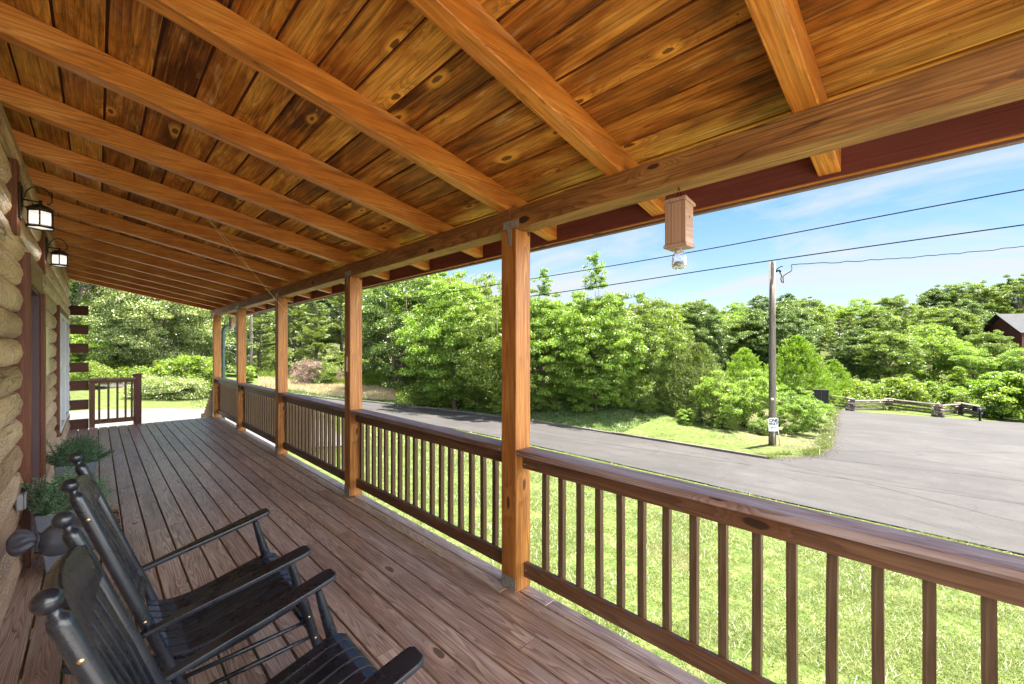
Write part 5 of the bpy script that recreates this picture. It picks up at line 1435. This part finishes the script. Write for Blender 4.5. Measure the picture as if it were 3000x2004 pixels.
proto('arbor', make_cedar(5.2, 2.9, 42, M['leaf_arbor'], 52000, .13, .62, .42))
proto('shrub', make_tree('s', 2.0, 1.5, .0, 60, 14000, .085, .55, M['leaf_mid'], 51, .28, 'skirt', stems=4, trunk=.03, hollow=.5))
proto('yshrub', make_tree('s', 2.4, 1.9, .0, 60, 12000, .13, .55, M['leaf_yellow'], 52, .26, 'skirt', stems=4, trunk=.03, hollow=.5))
proto('bshrub', make_tree('s', 2.6, 1.5, .0, 60, 12000, .12, .55, M['leaf_bright'], 53, .26, 'skirt', stems=4, trunk=.03, hollow=.5))
proto('sapling', make_tree('s', 3.6, 1.3, .08, 60, 9000, .12, .6, M['leaf_yellow'], 54, .24, 'cone', trunk=.035, hollow=.3))
proto('brush', make_tree('s', 1.9, 1.5, .0, 70, 9000, .16, .10, M['twig_pink'], 55, .30, 'skirt', stems=5, trunk=.02, hollow=.3, upb=0))
proto('orchard', make_tree('h', 1.25, 1.6, .0, 70, 16000, .07, .5, M['leaf_pale'], 56, .28, 'skirt', stems=5, trunk=.02, hollow=.5))

def crown_top(t, up, sc_):
    o = link('crown_leader', PROTO['leader'][0], t, (0, 0, up)); o.scale = (sc_,) * 3
# left end, beyond the driveway
put('olive', 470, 33, 1.25, 'large pale speckled olive bush tree behind the driveway', rz=.4)
put('olive', 590, 37, 1.15, 'pale speckled bush tree just left of the downspout post', rz=2.1)
put('olive', 345, 31, .85, 'rounded pale bush tree left of centre behind the short end railing', rz=3.4)
put('bluegreen', 215, 33, 1.25, 'dark blue green tree behind the log ends of the house corner', rz=1.0)
put('bluegreen', 320, 40, 1.45, 'tall dark blue green tree behind the pale olive bushes', rz=4.0)
put('oak2', 120, 40, 1.1, 'tall tree at far left hidden partly by the house wall')
put('oak3', 250, 29, .42, 'low bright bushy tree seen over the short end railing')
put('oak3', 560, 48, 1.2, 'bright green tree rising behind the olive bushes at left')
put('oak1', 430, 50, 1.25, 'broad green tree at the back of the left wood')
put('yshrub', 545, 24.5, 1.0, 'yellow green mounded shrub right of the short end railing', 'shrub', sz=.95)
put('yshrub', 600, 27, .9, 'yellow green shrub partly behind the end post', 'shrub')
put('orchard', 470, 23.0, 1.05, 'long grey green clipped shrub beside the driveway', 'shrub', sz=.9)
put('orchard', 535, 23.4, 1.0, 'grey green shrub at the right end of the low hedge', 'shrub', sz=.85)
put('shrub', 265, 25, .8, 'small green shrub beside the log ends', 'shrub')
# between the far posts
put('pine2', 760, 40, 1.0, 'dark pine just right of the far utility pole')
put('pine1', 700, 47, 1.1, 'tall pine behind the far utility pole')
put('pine1', 860, 45, 1.05, 'layered pine left of centre between the third and fourth posts')
put('pine2', 925, 42, 1.1, 'yellow green layered pine left of the thermometer post')
put('pine1', 1000, 48, 1.15, 'tall layered pine just left of the second post')
put('pine2', 1095, 43, 1.15, 'pale layered pine just right of the second post')
put('pine1', 640, 44, .8, 'small pine by the pale shed')
put('oak2', 800, 62, 1.0, 'dark tree behind the pines on the left')
put('oak2', 950, 66, 1.1, 'dark tree at the back between the pines')
put('brush', 905, 37, 1.15, 'large dry pinkish dead bush in the meadow', 'shrub')
put('brush', 972, 38.5, .8, 'small dry pinkish dead bush beside the marker stake', 'shrub')
put('shrub', 948, 37.5, 1.0, 'dark round shrub between the two dead bushes', 'shrub')
put('bshrub', 720, 34, .55, 'small bright weedy shrub at the foot of the far utility pole', 'shrub')
# centre: big roadside trees
put('bluegreen', 1170, 36, 1.05, 'dark dense tree at the left of the roadside group', rz=1.4)
put('oak3', 1210, 41, 1.15, 'tall bright tree behind the dark roadside tree')
put('frond1', 1330, 28.6, 1.30, 'large bright tree with drooping leaves left of the nearest post', rz=.8)
put('frond2', 1400, 33.5, 1.45, 'tall green leafy tree just left of the nearest post', rz=2.2)
put('oak1', 1290, 43, 1.0, 'broad green tree behind the leafy trees')
put('shrub', 1250, 29.5, .95, 'round dark bush at the meadow edge by the road bend', 'shrub')
put('frond2', 1475, 26.2, 1.12, 'dark green leafy tree hidden behind the nearest post', rz=5)
crown_top(put('frond1', 1590, 25.8, 1.03, 'airy leafy tree just right of the nearest post', rz=1.5), 6.5, .8)
crown_top(put('frond1', 1745, 24.6, 1.02, 'tall tree with a high leader rising to the power cables', rz=3.3), 6.6, 1.0)
put('frond2', 1850, 25.8, 1.06, 'leafy tree right of the tall leader tree', rz=.3)
put('frond2', 1660, 30, 1.12, 'leafy tree set back between two roadside trees', rz=2.6)
put('bshrub', 1700, 24.5, .62, 'low leafy sprout at the foot of the tall leader tree', 'shrub')
put('bshrub', 1820, 24.6, .75, 'leafy undergrowth beneath the right leafy tree', 'shrub')
put('shrub', 1590, 25.5, .8, 'shady undergrowth right of the nearest post', 'shrub')
put('shrub', 1400, 27.5, .8, 'shady undergrowth left of the nearest post', 'shrub')
put('shrub', 1480, 26.0, .7, 'dark undergrowth behind the nearest post', 'shrub')
put('cedar', 2050, 23.2, .92, 'wide olive green cedar beside the road', 'cedar', name='cedar_tree', rz=.2)
put('cedar', 1985, 27, 1.05, 'taller brownish cedar behind the roadside cedar', 'cedar', name='cedar_tree', rz=2)
put('frond3', 2110, 21.8, .88, 'bright leafy sapling in front of the cedar', 'sapling', name='sapling')
put('frond3', 2180, 22.3, .92, 'bright leafy sapling just left of the near utility pole', 'sapling', name='sapling')
put('frond3', 2325, 21.2, .74, 'bright leafy sapling just right of the near utility pole', 'sapling', name='sapling', rz=1)
put('frond3', 2375, 23.0, .66, 'drooping leafy sapling in front of the utility cabinet', 'sapling', name='sapling', rz=3)
put('bshrub', 2010, 21.6, .34, 'tiny leafy weed clump at the left foot of the olive cedar', 'shrub')
put('shrub', 2130, 21.2, .36, 'low weed clump under the bright sapling', 'shrub')
put('shrub', 1900, 23.8, .5, 'low bush between the leafy trees and the olive cedar', 'shrub')
put('shrub', 2228, 20.6, .42, 'small dark shrub at the left foot of the near utility pole', 'shrub')
put('arbor', 2335, 41, 1.18, 'bright yellow green conifer right of the near utility pole', 'conifer', name='conifer', rz=1.1)
put('arbor', 2440, 43, .85, 'smaller bright conifer behind the utility cabinet', 'conifer', name='conifer', rz=2.5)
put('arbor', 2180, 36, .8, 'dull green conifer left of the near utility pole', 'conifer', name='conifer', rz=4)
# right: shrubs behind the fence
for i, (u, d, s, k, lb) in enumerate([
        (2500, 43, 1.05, 'yshrub', 'yellow green shrub behind the left end of the split rail fence'),
        (2560, 45, 1.0, 'bshrub', 'bright shrub behind the fence left of its middle'),
        (2640, 42, 1.25, 'yshrub', 'yellow shrub behind the middle of the split rail fence'),
        (2700, 43, 1.1, 'bshrub', 'bright leafy shrub right of the fence middle'),
        (2795, 41, 1.0, 'bshrub', 'low green shrub behind the descending fence rails'),
        (2850, 39, 1.1, 'shrub', 'green shrub just behind the mailbox'),
        (2935, 35, 1.5, 'bshrub', 'large bright bush at right edge beyond the mailbox'),
        (3010, 33, 1.6, 'bshrub', 'bright bush cut by the right edge of the picture')]):
    put(k, u, d, s, lb, 'shrub')
put('sapling', 2810, 42, 1.25, 'slim yellow green sapling behind the fence', 'sapling', name='sapling')
put('sapling', 2660, 44.5, 1.0, 'short yellow sapling left of the slim one behind the fence', 'sapling', name='sapling')
put('oak1', 2600, 52, .78, 'broad green tree behind the middle of the fence')
put('oak3', 2740, 54, .92, 'leafy green tree above the fence right of centre')
put('oak3', 2850, 50, .62, 'low green tree below and left of the red house')
put('oak3', 2990, 48, .60, 'green tree hiding the wall of the red house', rz=1)
put('oak1', 2880, 56, .66, 'broad tree just left of the red house roof', rz=2)
put('oak2', 2520, 55, .72, 'dark tree above the left end of the fence')
put('oak4', 2850, 92, 1.02, 'open crowned tall tree on the skyline left of the red house')
put('oak4', 2760, 96, 1.0, 'open crowned tree on the skyline above the fence')
put('oak4', 2985, 90, 1.10, 'tallest open crowned tree on the skyline at far right')
put('pine1', 2460, 62, .95, 'olive pine behind the bright conifers')
put('pine1', 2570, 66, 1.0, 'olive pine in the mid wood above the fence')
put('pine2', 2680, 64, 1.1, 'olive pine right of the mid wood')
# far wood: rows of oaks behind everything
rg = random.Random(77)
ORD = ['leftmost', 'second', 'third', 'fourth', 'fifth', 'sixth', 'seventh', 'eighth', 'ninth', 'tenth', 'eleventh', 'twelfth', 'thirteenth', 'fourteenth', 'fifteenth', 'sixteenth']
KIND = {'oak1': 'broad green tree', 'oak2': 'taller dark green tree', 'oak3': 'bright green round tree', 'pine1': 'olive pine'}
for (u0, u1, n, d0, d1, s0, s1, where, kinds) in (
        (1880, 2330, 6, 44, 52, .78, .90, 'in the row behind the roadside cedars', ('oak1', 'oak2', 'oak3')),
        (1850, 2380, 8, 58, 70, .92, 1.04, 'in the row far behind the near pole', ('oak1', 'oak2', 'oak3')),
        (2330, 2860, 9, 70, 80, .74, .90, 'in the middle rows above the split rail fence', ('oak1', 'oak3', 'pine1', 'oak2')),
        (1850, 3080, 15, 90, 105, .90, 1.06, 'in the skyline row of the far wood', ('oak1', 'oak2', 'oak3')),
        (1050, 1850, 9, 52, 66, .95, 1.1, 'in the row behind the roadside leafy trees', ('oak1', 'oak2', 'oak3')),
        (150, 1150, 9, 60, 75, .9, 1.1, 'at the back of the left wood behind the pines', ('oak1', 'oak2'))):
    for k in range(n):
        u = u0 + (u1 - u0) * (k + rg.uniform(.2, .8)) / n; d = rg.uniform(d0, d1); s = rg.uniform(s0, s1); kk = rg.choice(kinds)
        put(kk, u, d, s, ('%s, %s from left %s' % (KIND[kk], ORD[k], where) if k else '%s, leftmost %s' % (KIND[kk], where)).replace('taller dark green', 'dark green').replace('bright green round', 'bright round').replace('in the row behind the roadside', 'behind the roadside'), group='trees ' + where)
# undergrowth mass that closes the wood floor
def undergrowth():
    rg = np.random.default_rng(5); C = []
    def patch(u0, u1, d0, d1, n, h):
        u = rg.uniform(u0, u1, n); d = rg.uniform(d0, d1, n); t = (u - 1500) / FPX
        x = d * (math.sin(YAW) + t * math.cos(YAW)); y = d * (math.cos(YAW) - t * math.sin(YAW))
        hh = h * (.35 + .65 * (np.sin(x * 1.1) * np.sin(y * .9 + 1) * .5 + .5)); z = G(x, y) + hh * rg.random(n) ** .8
        C.append(np.stack([x, y, z], 1))
    patch(1160, 1560, 28.5, 44, 26000, 1.3); patch(1560, 2120, 27.5, 40, 26000, 1.1); patch(2080, 2420, 40, 50, 14000, 2.2); patch(2420, 3060, 40, 60, 34000, 2.6)
    patch(650, 1160, 42, 60, 18000, 1.8); patch(150, 620, 27, 36, 20000, 1.4); patch(2850, 3060, 35, 40, 8000, 1.2); patch(2430, 2900, 39, 42, 10000, .8)
    C = np.concatenate(C); n = len(C); D = rg.normal(size=(n, 3)); L = rg.uniform(.12, .24, n)
    o = link('undergrowth', leaf_mesh('undergrowth', C, D, L, L * .55, M['leaf_mid'], 9, .35)); tag(o, 'leafy undergrowth below the trees of the wood', 'undergrowth', kind='stuff')
undergrowth()

# ---------------------------------------------------------------- grass
def inside_road(x, y):
    kx = np.interp(y, [p[1] for p in kerbline], [p[0] for p in kerbline]); nx = np.interp(y, [p[1] for p in nearline], [p[0] for p in nearline])
    main = (x > nx - .03) & (x < kx + .14)
    drv = (x < np.interp(y, [13, 19, 23.5, 26.2], [6.2, 7.1, 7.1, 9.2])) & (y > 13) & (y < np.interp(x, [-12, 1, 3.5, 4.5, 6.2], [26.4, 25.4, 24.4, 27, 30]))
    lotn = np.interp(x, [p[0] for p in lotN], [p[1] for p in lotN])
    lot = (x > 17.0) & (y < lotn - .05) & (x < 49)
    house_ = (x < 2.2) & (y < 14)
    return main | drv | lot | house_
def beyond(x, y, m=0.0):
    return x > np.interp(y, [p[1] for p in kerbline], [p[0] for p in kerbline]) + m
def noise2(x, y):
    return (np.sin(x * 1.7 + 2 * np.sin(y * .8)) + np.sin(y * 2.1 + 1.5 * np.sin(x * 1.1)) + np.sin((x + y) * 3.3)) / 3
def grass(name, mat, polar, n, h, w, seed, label, lean=.5, cond=None, pw=1.0):
    rg = np.random.default_rng(seed); X = []; Y = []
    u0, u1, d0, d1 = polar
    q = rg.random(n); d = (d0 ** pw + (d1 ** pw - d0 ** pw) * q) ** (1 / pw)
    u = rg.uniform(u0, u1, n); t = (u - 1500) / FPX
    x = d * (math.sin(YAW) + t * math.cos(YAW)); y = d * (math.cos(YAW) - t * math.sin(YAW))
    keep = ~inside_road(x, y) & (x > 2.25)
    if cond is not None: keep &= cond(x, y, rg)
    x, y, d = x[keep], y[keep], d[keep]; m = len(x)
    hh = h * rg.uniform(.4, 1.3, m) * (.75 + .5 * noise2(x, y)); ww = w * rg.uniform(.6, 1.4, m) * (1 + d / 18)
    B = np.stack([x, y, G(x, y) + .0], 1); T = B + np.stack([rg.normal(size=m) * lean * hh, rg.normal(size=m) * lean * hh, hh], 1)
    o = link(name, blade_mesh(name, B, T, ww, mat, seed)); tag(o, label, 'grass', kind='stuff')
grass('lawn_grass', M['grass'], (1000, 3150, 2.6, 16), 560000, .048, .0052, 1, 'short sunlit lawn grass between porch and road', 1.0, lambda x, y, rg: (x < 12.4) & (rg.random(len(x)) < .35 + .65 * (noise2(x * 1.3, y * 1.3) > -.35)), 1.1)
grass('lawn_grass', M['grass'], (560, 1700, 12, 33), 90000, .07, .010, 2, 'sunlit lawn grass farther along toward the road bend', .8, lambda x, y, rg: ~beyond(x, y, -1), 1.2)
grass('verge_grass', M['clover'], (800, 2520, 14, 42), 330000, .13, .012, 3, 'bright verge grass and clover beyond the kerb', .7, lambda x, y, rg: beyond(x, y), 1.0)
grass('meadow_grass', M['drygrass'], (760, 1420, 31, 42), 130000, .36, .018, 4, 'tall dry straw coloured meadow grass beyond the kerb', .35, lambda x, y, rg: beyond(x, y, 2.6) & (noise2(x * .6, y * .6) > -.62), 1.0)
grass('meadow_grass', M['leaf_yellow'], (760, 1200, 38, 47), 50000, .70, .028, 6, 'tall yellow green weeds behind the dry meadow grass', .35, lambda x, y, rg: beyond(x, y, 3), 1.0)
grass('meadow_grass', M['drygrass'], (2230, 2480, 18, 36), 9000, .14, .014, 7, 'dry trampled grass at the corner by the one way sign', .9, lambda x, y, rg: (x > 18), 1.0)

def edge_points(n, rg, spread, inward):
    fx = np.array([p[0] for p in lotN]); fy = np.array([p[1] for p in lotN])
    x = 17.7 + (46.0 - 17.7) * rg.random(n) ** 1.7; y = np.interp(x, fx, fy) + rg.normal(size=n) * spread + inward
    return x, y
rg_ = np.random.default_rng(44)
x, y = edge_points(17000, rg_, .15, .24)
keep = noise2(x * 1.9, y * 2) > -.10; x, y = x[keep], y[keep]; m = len(x)
hh = rg_.uniform(.04, .20, m) * (1 + .5 * noise2(x * 2, y)); B = np.stack([x, y, G(x, y) + .04], 1); T = B + np.stack([rg_.normal(size=m) * .5 * hh, rg_.normal(size=m) * .5 * hh, hh], 1)
o = link('edge_grass', blade_mesh('edge_grass', B, T, rg_.uniform(.010, .020, m), M['grass'], 12)); tag(o, 'bright tufts of grass along the crumbling edge of the side road', 'grass', kind='stuff')
def gravel():
    rg = np.random.default_rng(3); b = MB()
    x, y = edge_points(2600, rg, .16, -.05)
    for px_, py_ in zip(x, y):
        r = rg.uniform(.012, .035); z = Gf(px_, py_) + .045; a = rg.uniform(0, 6.28); n0 = len(b.v)
        for k in range(4): b.v.append((px_ + r * math.cos(a + 1.57 * k) * rg.uniform(.7, 1.2), py_ + r * math.sin(a + 1.57 * k) * rg.uniform(.7, 1.2), z))
        b.v.append((px_, py_, z + r * .9))
        for k in range(4): b.face([n0 + k, n0 + (k + 1) % 4, n0 + 4], [(0, 0)] * 3)
    o = b.build('gravel', M['kerb']); tag(o, 'loose gravel along the edge of the side road', 'gravel', kind='stuff')
gravel()
